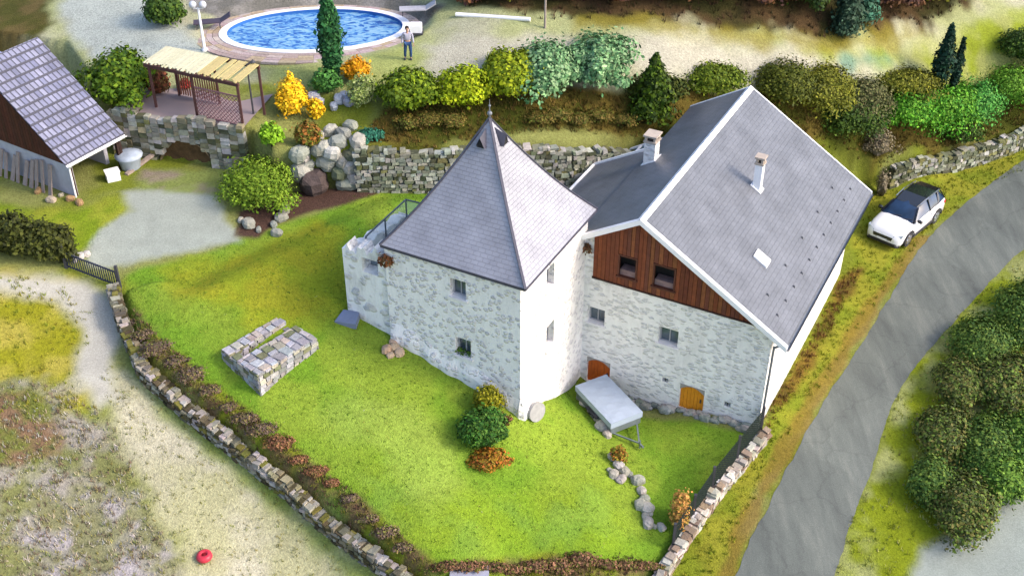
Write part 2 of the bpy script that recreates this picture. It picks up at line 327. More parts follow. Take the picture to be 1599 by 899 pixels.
paint('bed_soil', [(450,300),(500,290),(600,292),(590,305),(500,330),(440,345),(400,370),(370,365),(370,330)], (100,76,66), .3, .3)
paint('bed_left_wall', [(205,470),(250,530),(330,600),(450,690),(560,775),(650,862),(700,885),(1000,870),(1030,880),(1020,920),(640,920),(540,815),(430,722),(300,628),(222,560)], (128,108,76), .4, .5, alt=(140,148,44), altS=.7)
# right
paint('verge', [(1186,672),(1240,565),(1330,400),(1350,300),(1440,275),(1620,210),(1680,235),(1540,290),(1440,370),(1370,470),(1290,590),(1220,700),(1150,830),(1120,960),(1040,960),(1050,890)], (148,162,46), .4, .4, alt=(170,170,56), altS=1.5)
paint('verge_brown', [(1190,650),(1245,565),(1320,425),(1345,420),(1300,510),(1240,610),(1200,670)], (146,112,50), .5, .5, amt=.85, alt=(110,90,44))
paint('verge_edge', [(1450,370),(1380,470),(1300,600),(1230,720),(1160,850),(1140,960),(1110,960),(1140,840),(1210,700),(1290,570),(1370,450),(1430,370)], (160,120,62), .3, .3, amt=.6)
paint('right_grass', [(1700,330),(1560,430),(1480,510),(1400,620),(1350,760),(1300,899),(1290,980),(1460,980),(1420,880),(1700,700)], (150,165,36), .6, .5, alt=(184,190,120), altS=1.6)
paint('gravel_right', [(1450,980),(1420,900),(1440,860),(1500,830),(1570,760),(1640,720),(1800,700),(1800,1000)], (182,192,182), .6, .4)
GC = np.clip(GC*(.86+.28*fbm(P2, .5, 90))[:, None]*(.9+.2*fbm(P2, 3.5, 95))[:, None], 0, .85)
nx, ny = len(GX), len(GY)
def sheet(name, facemask, lift, m, smooth=True):
    ii, jj = np.nonzero(facemask); a = ii*nx+jj; Fc = np.c_[a, a+1, a+nx+1, a+nx]
    used, inv = np.unique(Fc, return_inverse=True); me = bpy.data.meshes.new(name); V = np.c_[P2, ZZ+lift][used]
    me.from_pydata(V.tolist(), [], inv.reshape(-1, 4).tolist()); me.materials.append(m)
    ca = me.color_attributes.new('Col', 'FLOAT_COLOR', 'POINT'); ca.data.foreach_set('color', np.c_[GC[used], np.ones(len(used))].ravel().astype(np.float32))
    if smooth: me.polygons.foreach_set('use_smooth', [True]*len(Fc))
    o = bpy.data.objects.new(name, me); COL.objects.link(o); return o
FCX = (XX[:-1, :-1]+XX[1:, 1:])/2; FCY = (YY[:-1, :-1]+YY[1:, 1:])/2; FP = np.c_[FCX.ravel(), FCY.ravel()]
def fmask(poly): return (sdf(FP, poly) < 0).reshape(FCX.shape)

mg = mat('grass_soil', None, .95, .30, 9., .05, 16., attr=True, spec=.1)
# road
ROADPX = [(1720,185),(1610,235),(1560,280),(1478,340),(1432,385),(1396,455),(1330,560),(1270,650),(1205,780),(1150,880),(1120,980),(1280,980),(1312,860),(1360,740),(1392,620),(1450,545),(1530,460),(1580,400),(1720,300)]
RPOLY = np.array([G(u, v)[:2] for u, v in ROADPX])
mroad, t, b = nodes('worn_asphalt'); N = t.nodes
tc = N.new('ShaderNodeTexCoord'); n1 = N.new('ShaderNodeTexNoise'); n1.inputs['Scale'].default_value = .45; n1.inputs['Detail'].default_value = 9; n1.inputs['Roughness'].default_value = .65
mp = N.new('ShaderNodeMapping'); mp.inputs['Rotation'].default_value = (0, 0, R(32)); mp.inputs['Scale'].default_value = (2.6, .45, 1)
t.links.new(tc.outputs['Object'], mp.inputs[0]); t.links.new(mp.outputs[0], n1.inputs['Vector'])
rr = ramp(N, [(.32, D3(110,116,110)), (.44, D3(122,129,122)), (.54, D3(132,139,131)), (.66, D3(150,155,145))]); t.links.new(n1.outputs[0], rr.inputs[0])
n3 = N.new('ShaderNodeTexNoise'); n3.inputs['Scale'].default_value = 26; n3.inputs['Detail'].default_value = 4; t.links.new(tc.outputs['Object'], n3.inputs['Vector'])
mr = N.new('ShaderNodeMapRange'); mr.inputs[1].default_value = .3; mr.inputs[2].default_value = .7; mr.inputs[3].default_value = .8; mr.inputs[4].default_value = 1.2; t.links.new(n3.outputs[0], mr.inputs[0])
mx = N.new('ShaderNodeVectorMath'); mx.operation = 'MULTIPLY'; t.links.new(rr.outputs[0], mx.inputs[0]); t.links.new(mr.outputs[0], mx.inputs[1])
vc = N.new('ShaderNodeTexVoronoi'); vc.feature = 'DISTANCE_TO_EDGE'; vc.inputs['Scale'].default_value = .55; wn_ = N.new('ShaderNodeTexNoise'); wn_.inputs['Scale'].default_value = 1.6; wn_.inputs['Detail'].default_value = 6; t.links.new(tc.outputs['Object'], wn_.inputs['Vector'])
am = N.new('ShaderNodeMixRGB'); am.inputs[0].default_value = .5; t.links.new(tc.outputs['Object'], am.inputs[1]); t.links.new(wn_.outputs['Color'], am.inputs[2]); t.links.new(am.outputs[0], vc.inputs['Vector'])
cm = N.new('ShaderNodeMapRange'); cm.inputs[1].default_value = .0; cm.inputs[2].default_value = .02; cm.inputs[3].default_value = .84; cm.inputs[4].default_value = 1.0; t.links.new(vc.outputs['Distance'], cm.inputs[0])
vp = N.new('ShaderNodeTexVoronoi'); vp.inputs['Scale'].default_value = .35; t.links.new(am.outputs[0], vp.inputs['Vector']); sp_ = N.new('ShaderNodeSeparateColor'); t.links.new(vp.outputs['Color'], sp_.inputs[0]); pm_ = N.new('ShaderNodeMapRange'); pm_.inputs[3].default_value = .86; pm_.inputs[4].default_value = 1.1; t.links.new(sp_.outputs[0], pm_.inputs[0])
c2_ = N.new('ShaderNodeMath'); c2_.operation = 'MULTIPLY'; t.links.new(cm.outputs[0], c2_.inputs[0]); t.links.new(pm_.outputs[0], c2_.inputs[1])
mx2 = N.new('ShaderNodeVectorMath'); mx2.operation = 'MULTIPLY'; t.links.new(mx.outputs[0], mx2.inputs[0]); t.links.new(c2_.outputs[0], mx2.inputs[1]); t.links.new(mx2.outputs[0], b.inputs['Base Color'])
bp = N.new('ShaderNodeBump'); bp.inputs['Distance'].default_value = .01; t.links.new(n3.outputs[0], bp.inputs['Height']); t.links.new(bp.outputs[0], b.inputs['Normal']); b.inputs['Roughness'].default_value = .8
# pool: ground is cut away under it
pr0 = at(628, 48, 6.72); pl0 = at(352, 60, 6.72)
POOLPX = []
ax = (pr0-pl0)[:2]; PA = np.linalg.norm(ax)/2; PC = ((pr0+pl0)/2)[:2]; PANG = math.atan2(ax[1], ax[0])
yb = (at(490, 18, 6.72)-at(490, 81, 6.72))[1]/2; PB = yb; PZ = 6.78
def ell(a, b, n=56, z=0.): return [(PC[0]+a*math.cos(t)*math.cos(PANG)-b*math.sin(t)*math.sin(PANG), PC[1]+a*math.cos(t)*math.sin(PANG)+b*math.sin(t)*math.cos(PANG), z) for t in np.linspace(0, 2*math.pi, n, endpoint=False)]
PC = PC+np.array([0, (at(490, 18, 6.72)[1]+at(490, 81, 6.72)[1])/2-PC[1]])
dpool = sdf(P2, np.array(ell(PA+1.3, PB+1.0))[:, :2]); kk = sstep(.5-dpool/1.2); ZZ = ZZ*(1-kk)+(PZ-.05)*kk
dpool2 = sdf(P2, np.array(ell(PA+.2, PB+.2))[:, :2]); ZZ = ZZ-sstep(.5-dpool2/.3)*.9
allm = np.ones(FCX.shape, bool)
g = sheet('ground', allm, 0., mg); tag(g, kind='structure')
RL, RR_ = ROADPX[:11], ROADPX[11:][::-1]
def resample(L, n_):
    L = np.array([G(u, v)[:2] for u, v in L]); d = np.r_[0, np.cumsum(np.linalg.norm(np.diff(L, axis=0), axis=1))]; t = np.linspace(0, d[-1], n_)
    q = np.c_[np.interp(t, d, L[:, 0]), np.interp(t, d, L[:, 1])]; k_ = np.ones(41)/41
    qp = np.vstack([np.repeat(q[:1], 20, 0)+(q[:1]-q[20:21])*np.linspace(1, 0, 20, endpoint=False)[:, None], q, np.repeat(q[-1:], 20, 0)+(q[-1:]-q[-21:-20])*np.linspace(0, 1, 21)[1:, None]])
    return np.c_[np.convolve(qp[:, 0], k_, 'valid'), np.convolve(qp[:, 1], k_, 'valid')]
nl = 260; EL, ER = resample(RL, nl), resample(RR_, nl)
EL = EL+(fbm(EL, .7, 61)-.5)[:, None]*.25*np.array([1, 0]); ER = ER+(fbm(ER, .7, 62)-.5)[:, None]*.25*np.array([1, 0])
na = 18; rv = np.vstack([EL*(1-k_/na)+ER*k_/na for k_ in range(na+1)]); prof_ = np.repeat([.012+.05*math.sin(math.pi*k_/na) for k_ in range(na+1)], nl)
rzv = terr(rv)+prof_; me = bpy.data.meshes.new('road'); me.from_pydata(np.c_[rv, rzv].tolist(), [], [(k_*nl+i_, (k_+1)*nl+i_, (k_+1)*nl+i_+1, k_*nl+i_+1) for k_ in range(na) for i_ in range(nl-1)]); me.materials.append(mroad)
me.polygons.foreach_set('use_smooth', [True]*len(me.polygons)); rd = bpy.data.objects.new('road', me); COL.objects.link(rd); tag(rd, kind='structure')
for nm, zn, mt in (('lawn', 'lawn', mg), ('gravel_yard', 'yard', mat('gravel', None, .95, .2, 14, .02, 30, attr=True)), ('path', 'path', MATS['gravel']), ('upper_field', 'field_pale', mg), ('gravel_drive', 'gravel_right', MATS['gravel'])):
    msk = fmask(ZONES[zn])
    o = sheet(nm, msk, .006 if nm != 'lawn' else .004, mt); tag(o, kind='structure')

# ---------------------------------------------------------------- HOUSE MATERIALS
mTower = stone_mat('limewashed_rubble', (.81,.79,.77), [(.52,.50,.54), (.66,.63,.65), (.46,.46,.51), (.70,.65,.61)], (7.0, 7.0, 9.0), .85, .12, stain=.08, spots=True)
mFac = stone_mat('whitewashed_rubble', (.82,.80,.77), [(.62,.60,.58), (.70,.69,.67), (.50,.51,.55)], (5.6, 5.6, 12.5), .6, .15, stain=.10, spots=True)
mRuin = stone_mat('old_rubble', (.78,.77,.75), [(.46,.45,.47), (.60,.57,.54), (.40,.41,.46)], (3.6, 3.6, 5.4), .8, .10, stain=.18, spots=True)
mSlT = slate_mat('tower_slate', (.28,.283,.325), (.295,.298,.34), .3, .17, .42, var=.2, md=.86)
mSlM = slate_mat('roof_slate', (.118,.127,.148), (.128,.137,.158), .34, .2, .45, var=.24, md=.88)
mWhite = mat('white_paint', (.82,.82,.84), .5, .05)
mTrim = mat('dark_trim', (.05, .05, .06), .5, .2)
mLead = mat('lead_hip', D3(96,96,112), .5, .2, 5)
mFrame = mat('window_frame', D3(206,206,212), .5, .05)
mGlass = glass_mat('window_glass', (.05, .075, .10))
mOrange = mat('orange_wood', (.72,.27,.015), .6, .14, 6)
mRed = mat('red_wood', (.46,.10,.015), .6, .16, 6)
mZinc = mat('zinc', D3(150,156,166), .4, .1, 4, metal=.3)
mDark = mat('dark_void', (.02, .02, .022), .9, .1)
mConc = mat('concrete', D3(196,190,184), .85, .15, 3, .01, 20)
mRock = mat('rock', None, .92, .22, 6., .03, 14., attr=True, spec=.15)

def holepanel(mb, o, ux, W_, Z0, Z1, holes, dep, nrm):
    """vertical wall face with real recessed openings; o = origin (x,y), ux = unit along, nrm = outward normal"""
    xs = sorted({0, W_, *[h[0] for h in holes], *[h[1] for h in holes]}); zs = sorted({Z0, Z1, *[h[2] for h in holes], *[h[3] for h in holes]})
    P = lambda a, z, d=0: (o[0]+ux[0]*a-nrm[0]*d, o[1]+ux[1]*a-nrm[1]*d, z)
    for xa, xb in zip(xs[:-1], xs[1:]):
        for za, zb in zip(zs[:-1], zs[1:]):
            xm, zm = (xa+xb)/2, (za+zb)/2
            if any(h[0] < xm < h[1] and h[2] < zm < h[3] for h in holes): continue
            mb.face([P(xa, za), P(xb, za), P(xb, zb), P(xa, zb)])
    for a, b, c, d in holes:
        mb.face([P(a, c), P(b, c), P(b, c, dep), P(a, c, dep)]); mb.face([P(a, d), P(a, d, dep), P(b, d, dep), P(b, d)])
        mb.face([P(a, c), P(a, c, dep), P(a, d, dep), P(a, d)]); mb.face([P(b, c), P(b, d), P(b, d, dep), P(b, c, dep)])
def window(parent, o, ux, nrm, a, b, c, d, dep, bars=True, label=None, frame=None, bw=.06):
    P = lambda s, z, q: np.array((o[0]+ux[0]*s-nrm[0]*q, o[1]+ux[1]*s-nrm[1]*q, z))
    f = MB(); q = dep-.05
    for s0, s1, z0, z1 in [(a, a+bw, c, d), (b-bw, b, c, d), (a+bw, b-bw, c, c+bw), (a+bw, b-bw, d-bw, d)]+([((a+b)/2-.025, (a+b)/2+.025, c+bw, d-bw)] if bars else []):
        f.hexa([P(s0, z0, q), P(s1, z0, q), P(s1, z0, q+.06), P(s0, z0, q+.06)], [P(s0, z1, q), P(s1, z1, q), P(s1, z1, q+.06), P(s0, z1, q+.06)])
    wo = f.build('window', frame or mFrame, parent)
    if label: wo['label'] = label
    g_ = MB(); g_.face([P(a, c, dep-.015), P(b, c, dep-.015), P(b, d, dep-.015), P(a, d, dep-.015)]); g_.build('pane', mGlass, wo)
    s = MB(); s.hexa([P(a-.08, c-.09, -.07), P(b+.08, c-.09, -.07), P(b+.08, c-.09, dep-.06), P(a-.08, c-.09, dep-.06)], [P(a-.08, c+.0, -.07), P(b+.08, c, -.07), P(b+.08, c+.012, dep-.06), P(a-.08, c+.012, dep-.06)])
    s.build('sill', mat('sill_stone', (.72,.70,.70), .8, .1), wo); return wo

# ================================================================= TOWER
tw = empty('stone_tower', W(0, 0, 0), HROT, 'square whitewashed stone tower with tall pointed grey slate pyramid roof', 'tower')
TX0, TY1, EZ = -6.05, 6.0, 6.55
mb = MB()
FH = [(-3.08-TX0, -2.38-TX0, 4.98, 5.84), (-2.93-TX0, -2.22-TX0, 2.14, 3.04), (-4.55-TX0, -4.27-TX0, 1.90, 2.06)]
holepanel(mb, (TX0, 0), (1, 0), -TX0, -3.2, EZ, FH, .32, (0, -1))
SH = [(2.2, 2.9, 4.75, 5.85), (2.3, 3.0, 1.75, 2.95)]
holepanel(mb, (0, 0), (0, 1), TY1, -4., EZ, SH, .32, (1, 0))
mb.face([(0, TY1, -3.2), (TX0, TY1, -3.2), (TX0, TY1, EZ), (0, TY1, EZ)]); mb.face([(TX0, TY1, -3.2), (TX0, 0, -3.2), (TX0, 0, EZ), (TX0, TY1, EZ)])
mb.build('wall', mTower, tw)
# battered, lumpy foot of the wall
ft = MB(); N_ = 40
for i in range(N_):
    a = TX0+0.1+(-TX0-.1)*i/N_; b = TX0+.1+(-TX0-.1)*(i+1)/N_
    f1 = lambda x: (.15+.04*math.sin(x*3.1)+.03*math.sin(x*7.3)); zt = lambda x: float(T(*W(x, -.2)[:2]))+.75+.12*math.sin(x*2.2)
    ft.face([(a, -f1(a), -3.2), (b, -f1(b), -3.2), (b, -f1(b)*.9, zt(b)-.35), (a, -f1(a)*.9, zt(a)-.35)]); ft.face([(a, -f1(a)*.9, zt(a)-.35), (b, -f1(b)*.9, zt(b)-.35), (b, .01, zt(b)+.2), (a, .01, zt(a)+.2)])
f0 = f1(0)
for i in range(30):
    a = i*.18-.0; b = a+.18; g1 = lambda y: (.25+.06*math.sin(y*2.7))*max(.1, 1-y/5.6); zt = lambda y: float(T(*W(.2, y)[:2]))+.7+.1*math.sin(y*3)
    ft.face([(g1(a), a, -4.2), (g1(b), b, -4.2), (g1(b)*.9, b, zt(b)-.35), (g1(a)*.9, a, zt(a)-.35)]); ft.face([(g1(a)*.9, a, zt(a)-.35), (g1(b)*.9, b, zt(b)-.35), (-.01, b, zt(b)+.2), (-.01, a, zt(a)+.2)])
ft.face([(0, -f0, -3.2), (.25, 0, -3.2), (.225, 0, .35), (0, -f0*.9, .35)]); ft.face([(0, -f0*.9, .35), (.225, 0, .35), (0, 0, .95)])
ft.build('footing', mTower, tw, smooth=False)
lg = MB(); lg.hexa([(-5.5, -.34, 1.30), (-3.55, -.34, .92), (-3.55, .0, .92), (-5.5, .0, 1.30)], [(-5.5, -.34, 1.38), (-3.55, -.34, 1.0), (-3.55, .0, 1.2), (-5.5, .0, 1.55)]); lg.build('ledge', mConc, tw)
window(tw, (TX0, 0), (1, 0), (0, -1), *FH[0], .3); wl = window(tw, (TX0, 0), (1, 0), (0, -1), *FH[1], .3, label='lower window with a green plant box on its sill')
for h in SH: window(tw, (0, 0), (0, 1), (1, 0), *h, .3)
v_ = MB(); v_.face([(-4.55, .3, 1.9), (-4.27, .3, 1.9), (-4.27, .3, 2.06), (-4.55, .3, 2.06)]); v_.build('vent_hole', mDark, tw)
pb = MB()
for i in range(160):
    p = np.array([random.uniform(-2.88, -2.27), random.uniform(.0, .2), 2.18+random.random()*.22]); d = rng.normal(size=3)*.05; e = rng.normal(size=3)*.05; pb.face([p, p+d, p+e], jc(D3(110,150,40), .4))
pb.build('window_plant', mat('leaf', None, .7, .2, 5, attr=True, spec=.2), wl)
# roof: bell-cast pyramid
RX, RY, RH = -2.93, 3.05, 3.22
def prof(t): return .84*t+.16*t**3
AZ = 11.35; NT = 14
mb = MB(); cs = [(-1, -1), (1, -1), (1, 1), (-1, 1)]
for k in range(4):
    a, b = cs[k], cs[(k+1) % 4]
    for i in range(NT):
        t0, t1 = i/NT, (i+1)/NT; q = lambda c, t: (RX+c[0]*RH*prof(t), RY+c[1]*RH*prof(t), AZ-(AZ-6.50)*t)
        h0, h1 = RH*prof(t0), RH*prof(t1); s0, s1 = t0*6.1, t1*6.1
        if i == 0: mb.face([q(a, t1), q(b, t1), q(a, 0)], uv=[(-h1, -s1), (h1, -s1), (0, 0)])
        else: mb.face([q(a, t1), q(b, t1), q(b, t0), q(a, t0)], uv=[(-h1, -s1), (h1, -s1), (h0, -s0), (-h0, -s0)])
mb.face([(RX+c[0]*RH, RY+c[1]*RH, 6.50) for c in reversed(cs)])
rf = mb.build('roof', mSlT, tw)
hp = MB()
for c in cs:
    pts = [np.array((RX+c[0]*RH*prof(t), RY+c[1]*RH*prof(t), AZ-(AZ-6.50)*t+.02)) for t in np.linspace(0, 1, 15)]
    for a, b in zip(pts[:-1], pts[1:]): hp.beam(a, b, .10, .05)
hp.build('hip_flashing', mLead, rf)
ev = MB()
for (a, b) in zip(cs, cs[1:]+cs[:1]):
    ev.beam((RX+a[0]*(RH-.03), RY+a[1]*(RH-.03), 6.46), (RX+b[0]*(RH-.03), RY+b[1]*(RH-.03), 6.46), .07, .12)
ev.build('eaves_board', mLead, rf)
def tp(side, t, s):       # a point on roof face
    r = RH*prof(t); z = AZ-(AZ-6.50)*t
    return np.array((RX+s, RY-r, z)) if side == 'f' else np.array((RX+r, RY+s, z))
for side, sx in (('f', -.05), ('r', .0)):
    p = tp(side, .2, sx); n_ = np.array((0, -1, 0)) if side == 'f' else np.array((1, 0, 0)); x_ = np.array((1, 0, 0)) if side == 'f' else np.array((0, 1, 0))
    m_ = MB(); a = p-x_*.2+n_*.16; b = p+x_*.2+n_*.16; c = p+n_*.16+np.array((0, 0, .42)); back = tp(side, .07, sx)
    m_.face([a, c, back]); m_.face([c, b, back]); m_.face([a, a-n_*.2, back]); m_.face([b, b-n_*.2, back])
    d_ = m_.build('roof_vent', mLead, rf); k_ = MB(); k_.face([a+x_*.04-n_*.03, b-x_*.04-n_*.03, c-n_*.03-np.array((0, 0, .05))]); k_.build('opening', mDark, d_)
fi = MB(); fi.tube((RX, RY, AZ-.05), (RX, RY, AZ+.75), .035, .012, 8); fi.ball((RX, RY, AZ+.18), .10); fi.ball((RX, RY, AZ+.5), .05); fi.build('finial', mZinc, rf)

# ruined west wall with roof terrace behind
rw = empty('ruined_wall', W(TX0, 0, 0), HROT, 'broken stone wall with an empty window opening left of the tower, carrying a small terrace', 'ruined wall')
mb = MB(); X0, X1 = -2.15, -.02; hx0, hx1, hz0, hz1 = -1.22, -.45, 4.72, 5.42      # relative to the tower's left edge
tops = {}
def topz(x): return 5.55+.42*(x-X0)/(X1-X0)+.16*math.sin(x*9)+.1*math.sin(x*23+1)
xs = np.unique(np.r_[np.linspace(X0, X1, 17), hx0, hx1])
for a, b in zip(xs[:-1], xs[1:]):
    m_ = (a+b)/2; za, zb = topz(a), topz(b)
    segs = [(0.0, None)] if not hx0 < m_ < hx1 else 'h'
    for y, flip in ((.1, False), (.7, True)):
        q = [(a, y, -1), (b, y, -1), (b, y, zb), (a, y, za)]
        if segs == 'h':
            lo = [(a, y, -1), (b, y, -1), (b, y, hz0), (a, y, hz0)]; hi = [(a, y, hz1), (b, y, hz1), (b, y, zb), (a, y, za)]
            mb.face(lo if not flip else lo[::-1]); mb.face(hi if not flip else hi[::-1])
        else: mb.face(q if not flip else q[::-1])
    mb.face([(a, .1, za), (b, .1, zb), (b, .7, zb+.05), (a, .7, za+.05)])
    if segs == 'h': mb.face([(a, .1, hz0), (b, .1, hz0), (b, .7, hz0), (a, .7, hz0)]); mb.face([(a, .1, hz1), (a, .7, hz1), (b, .7, hz1), (b, .1, hz1)])
for x in (hx0, hx1): mb.face([(x, .1, hz0), (x, .7, hz0), (x, .7, hz1), (x, .1, hz1)])
ys = np.linspace(.1, 4.3, 15)
for a, b in zip(ys[:-1], ys[1:]):
    za, zb = 5.5-.12*(a)+.1*math.sin(a*7), 5.5-.12*b+.1*math.sin(b*7)
    if a < .2: za = topz(X0)
    mb.face([(X0, b, -1), (X0, a, -1), (X0, a, za), (X0, b, zb)]); mb.face([(X0+.5, a, -1), (X0+.5, b, -1), (X0+.5, b, zb), (X0+.5, a, za)]); mb.face([(X0, a, za), (X0+.5, a, za), (X0+.5, b, zb), (X0, b, zb)])
mb.face([(X1, 4.3, -1), (X0, 4.3, -1), (X0, 4.3, 5.0), (X1, 4.3, 5.0)])
mb.build('wall', mRuin, rw)
t_ = MB(); t_.box(X0+.5, X1, .7, 4.28, 4.7, 4.78); t_.build('terrace_floor', mat('terrace_slab', D3(150,164,170), .6, .15), rw)
rl = MB()
rp = [(-1.5, .9), (-1.55, 2.4), (-1.6, 4.1), (-.8, 4.15), (-.05, 4.15)]
for x, y in rp: rl.beam((x, y, 4.78), (x, y, 5.85), .05)
for a, b in zip(rp[:-1], rp[1:]): rl.beam((*a, 5.86), (*b, 5.86), .06, .05); rl.beam((*a, 4.92), (*b, 4.92), .03)
ro = rl.build('railing', mat('grey_metal', D3(110,122,128), .45, .1), rw)
mgl, t, b = nodes('clear_glass'); b.inputs['Base Color'].default_value = (.6, .75, .75, 1); b.inputs['Alpha'].default_value = .35; b.inputs['Roughness'].default_value = .05
for a, b_ in zip(rp[:-1], rp[1:]):
    gp = MB(); a = np.array(a); b_ = np.array(b_); d = (b_-a)*.04; gp.face([(*(a+d), 4.98), (*(b_-d), 4.98), (*(b_-d), 5.8), (*(a+d), 5.8)]); gp.build('glass_panel', mgl, ro)

# ================================================================= FARMHOUSE
fh = empty('farmhouse', W(0, 5.9, 0), HROT, 'large whitewashed stone house with grey slate gable roof and red brown boarded gable', 'house')
LY = 12.9            # length, local y 0 = front facade
def rz(x): return 7.05-.59*(2.5-x) if x < 2.5 else 7.05-.622*(x-2.5)
mb = MB()
FHs = [(.22, 1.02, .98, 1.80), (3.5, 4.38, 1.02, 1.88), (.30, 1.42, -2.35, -.98), (4.70, 5.80, -2.15, -.80), (3.86, 4.12, -1.0, -.76), (6.70, 6.98, -1.25, -1.0)]
holepanel(mb, (0, 0), (1, 0), 8.28, -3.4, 3.40, FHs, .3, (0, -1))
mb.face([(0, 0, 3.4), (.38, 0, 3.4), (.38, 0, 5.65), (0, 0, 5.42)])
holepanel(mb, (8.28, 0), (0, 1), LY, -3.6, 3.36, [], .3, (1, 0))
mb.face([(8.28, LY, -3.4), (-.2, LY, -3.4), (-.2, LY, rz(-.2)-.15), (2.5, LY, 6.9), (8.28, LY, 3.3)])
mb.face([(-.0, LY, -3.4), (-.0, 0.02, -3.4), (-.0, 0.02, 5.4), (-.0, LY, 5.4)])
mb.build('wall', mFac, fh)
# boarded gable
gb = MB(); x = .38; OP = [(1.5, 2.36, 3.85, 4.92), (3.05, 4.04, 3.85, 4.96)]
edges = sorted([.38, 7.95]+[o for h in OP for o in h[:2]]); cuts = []
for a, b in zip(edges[:-1], edges[1:]):
    nb = max(1, round((b-a)/.19)); cuts += [(a+(b-a)*i/nb, a+(b-a)*(i+1)/nb) for i in range(nb)]
for a, b in cuts:
    m_ = (a+b)/2; z1a, z1b = rz(a)-.16, rz(b)-.16; dy = -.03-random.random()*.02; col = jc(random.choice([D3(140,76,50), D3(152,82,50), D3(134,76,58), D3(162,98,60), D3(132,70,50)]), .12)
    g_ = .008
    hole = next((h for h in OP if h[0] < m_ < h[1]), None)
    for z0, za, zb in ([(3.42, z1a, z1b)] if not hole else [(3.42, hole[2], hole[2]), (hole[3], z1a, z1b)]):
        if za <= z0 or zb <= z0+.02: continue
        gb.hexa([(a+g_, dy, z0), (b-g_, dy, z0), (b-g_, .04, z0), (a+g_, .04, z0)], [(a+g_, dy, za), (b-g_, dy, zb), (b-g_, .04, zb), (a+g_, .04, za)], col)
gbo = gb.build('gable_boarding', mat('boards', None, .75, .25, 4, attr=True), fh)
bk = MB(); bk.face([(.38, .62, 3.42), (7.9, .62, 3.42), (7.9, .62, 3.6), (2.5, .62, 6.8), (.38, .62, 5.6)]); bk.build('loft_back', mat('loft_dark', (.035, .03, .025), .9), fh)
for h in OP:
    f = MB(); a, b, c, d = h
    f.box(a, a+.07, -.07, .03, c, d); f.box(b-.07, b, -.07, .03, c, d); f.box(a+.07, b-.07, -.07, .03, d-.07, d); f.box(a-.05, b+.05, -.12, .06, c-.05, c+.02)
    fo = f.build('loft_opening', mat('brown_frame', D3(110,64,48), .7), gbo)
    s = MB(); s.box(a+.07, b-.07, .06, .5, c-.2, c+.28); s.build('inner_parapet', mat('pinkish_board', D3(172,144,140), .8, .25, 5), fo)
lb = MB(); lb.box(.36, 7.9, -.075, .0, 3.35, 3.42); lb.build('sill_beam', mat('dark_wood', D3(76,50,44), .8), fh)
for h in FHs[:2]: window(fh, (0, 0), (1, 0), (0, -1), *h, .28, frame=mFrame)
for i, (h, m_) in enumerate(((FHs[2], mRed), (FHs[3], mOrange))):
    a, b, c, d = h; dr = MB(); nb = 7
    for k in range(nb):
        xa, xb = a+(b-a)*k/nb, a+(b-a)*(k+1)/nb; arch = lambda x: d-.26*((2*(x-a)/(b-a)-1)**2)
        dr.hexa([(xa+.006, .12, c), (xb-.006, .12, c), (xb-.006, .2, c), (xa+.006, .2, c)], [(xa+.006, .12, arch(xa)), (xb-.006, .12, arch(xb)), (xb-.006, .2, arch(xb)), (xa+.006, .2, arch(xa))])
    do = dr.build('cellar_door', m_, fh); do['label'] = ('reddish cellar door partly behind the trailer', 'bright orange arched cellar door')[i]
    sp = MB()
    for k in range(8):       # arched stone head filling the corners of the opening
        xa, xb = a+(b-a)*k/8, a+(b-a)*(k+1)/8; sp.hexa([(xa, -.012, arch(xa)), (xb, -.012, arch(xb)), (xb, .22, arch(xb)), (xa, .22, arch(xa))], [(xa, -.012, d+.03), (xb, -.012, d+.03), (xb, .22, d+.03), (xa, .22, d+.03)])
    sp.build('door_arch', mConc, do)
    hd = MB(); hd.box(b-.2, b-.14, .08, .12, c+.55, c+.72); hd.build('handle', mTrim, do)
for h in FHs[4:]:
    v_ = MB(); a, b, c, d = h; v_.face([(a, .28, c), (b, .28, c), (b, .28, d), (a, .28, d)]); v_.box(a+.11, a+.135, .05, .075, c, d); v_.build('vent_hole', mDark, fh)
# roof slabs
def slab(mb, xa, xb, y0, y1, thick=.14):
    za, zb = rz(xa), rz(xb); L = math.hypot(xb-xa, zb-za)
    top = [(xa, y0, za), (xb, y0, zb), (xb, y1, zb), (xa, y1, za)]; bot = [(p[0], p[1], p[2]-thick) for p in top]
    mb.face(top, uv=[(y0, 0), (y0, L), (y1, L), (y1, 0)])
    for i in range(4): j = (i+1) % 4; mb.face([top[j], top[i], bot[i], bot[j]])
    mb.face(bot[::-1])
Y0, Y1 = -.45, LY+.2
mb = MB(); slab(mb, 2.5, 8.95, Y0, Y1); slab(mb, -.38, 2.5, Y0, Y1)
mb2 = mb; rfo = mb.build('roof', mSlM, fh)
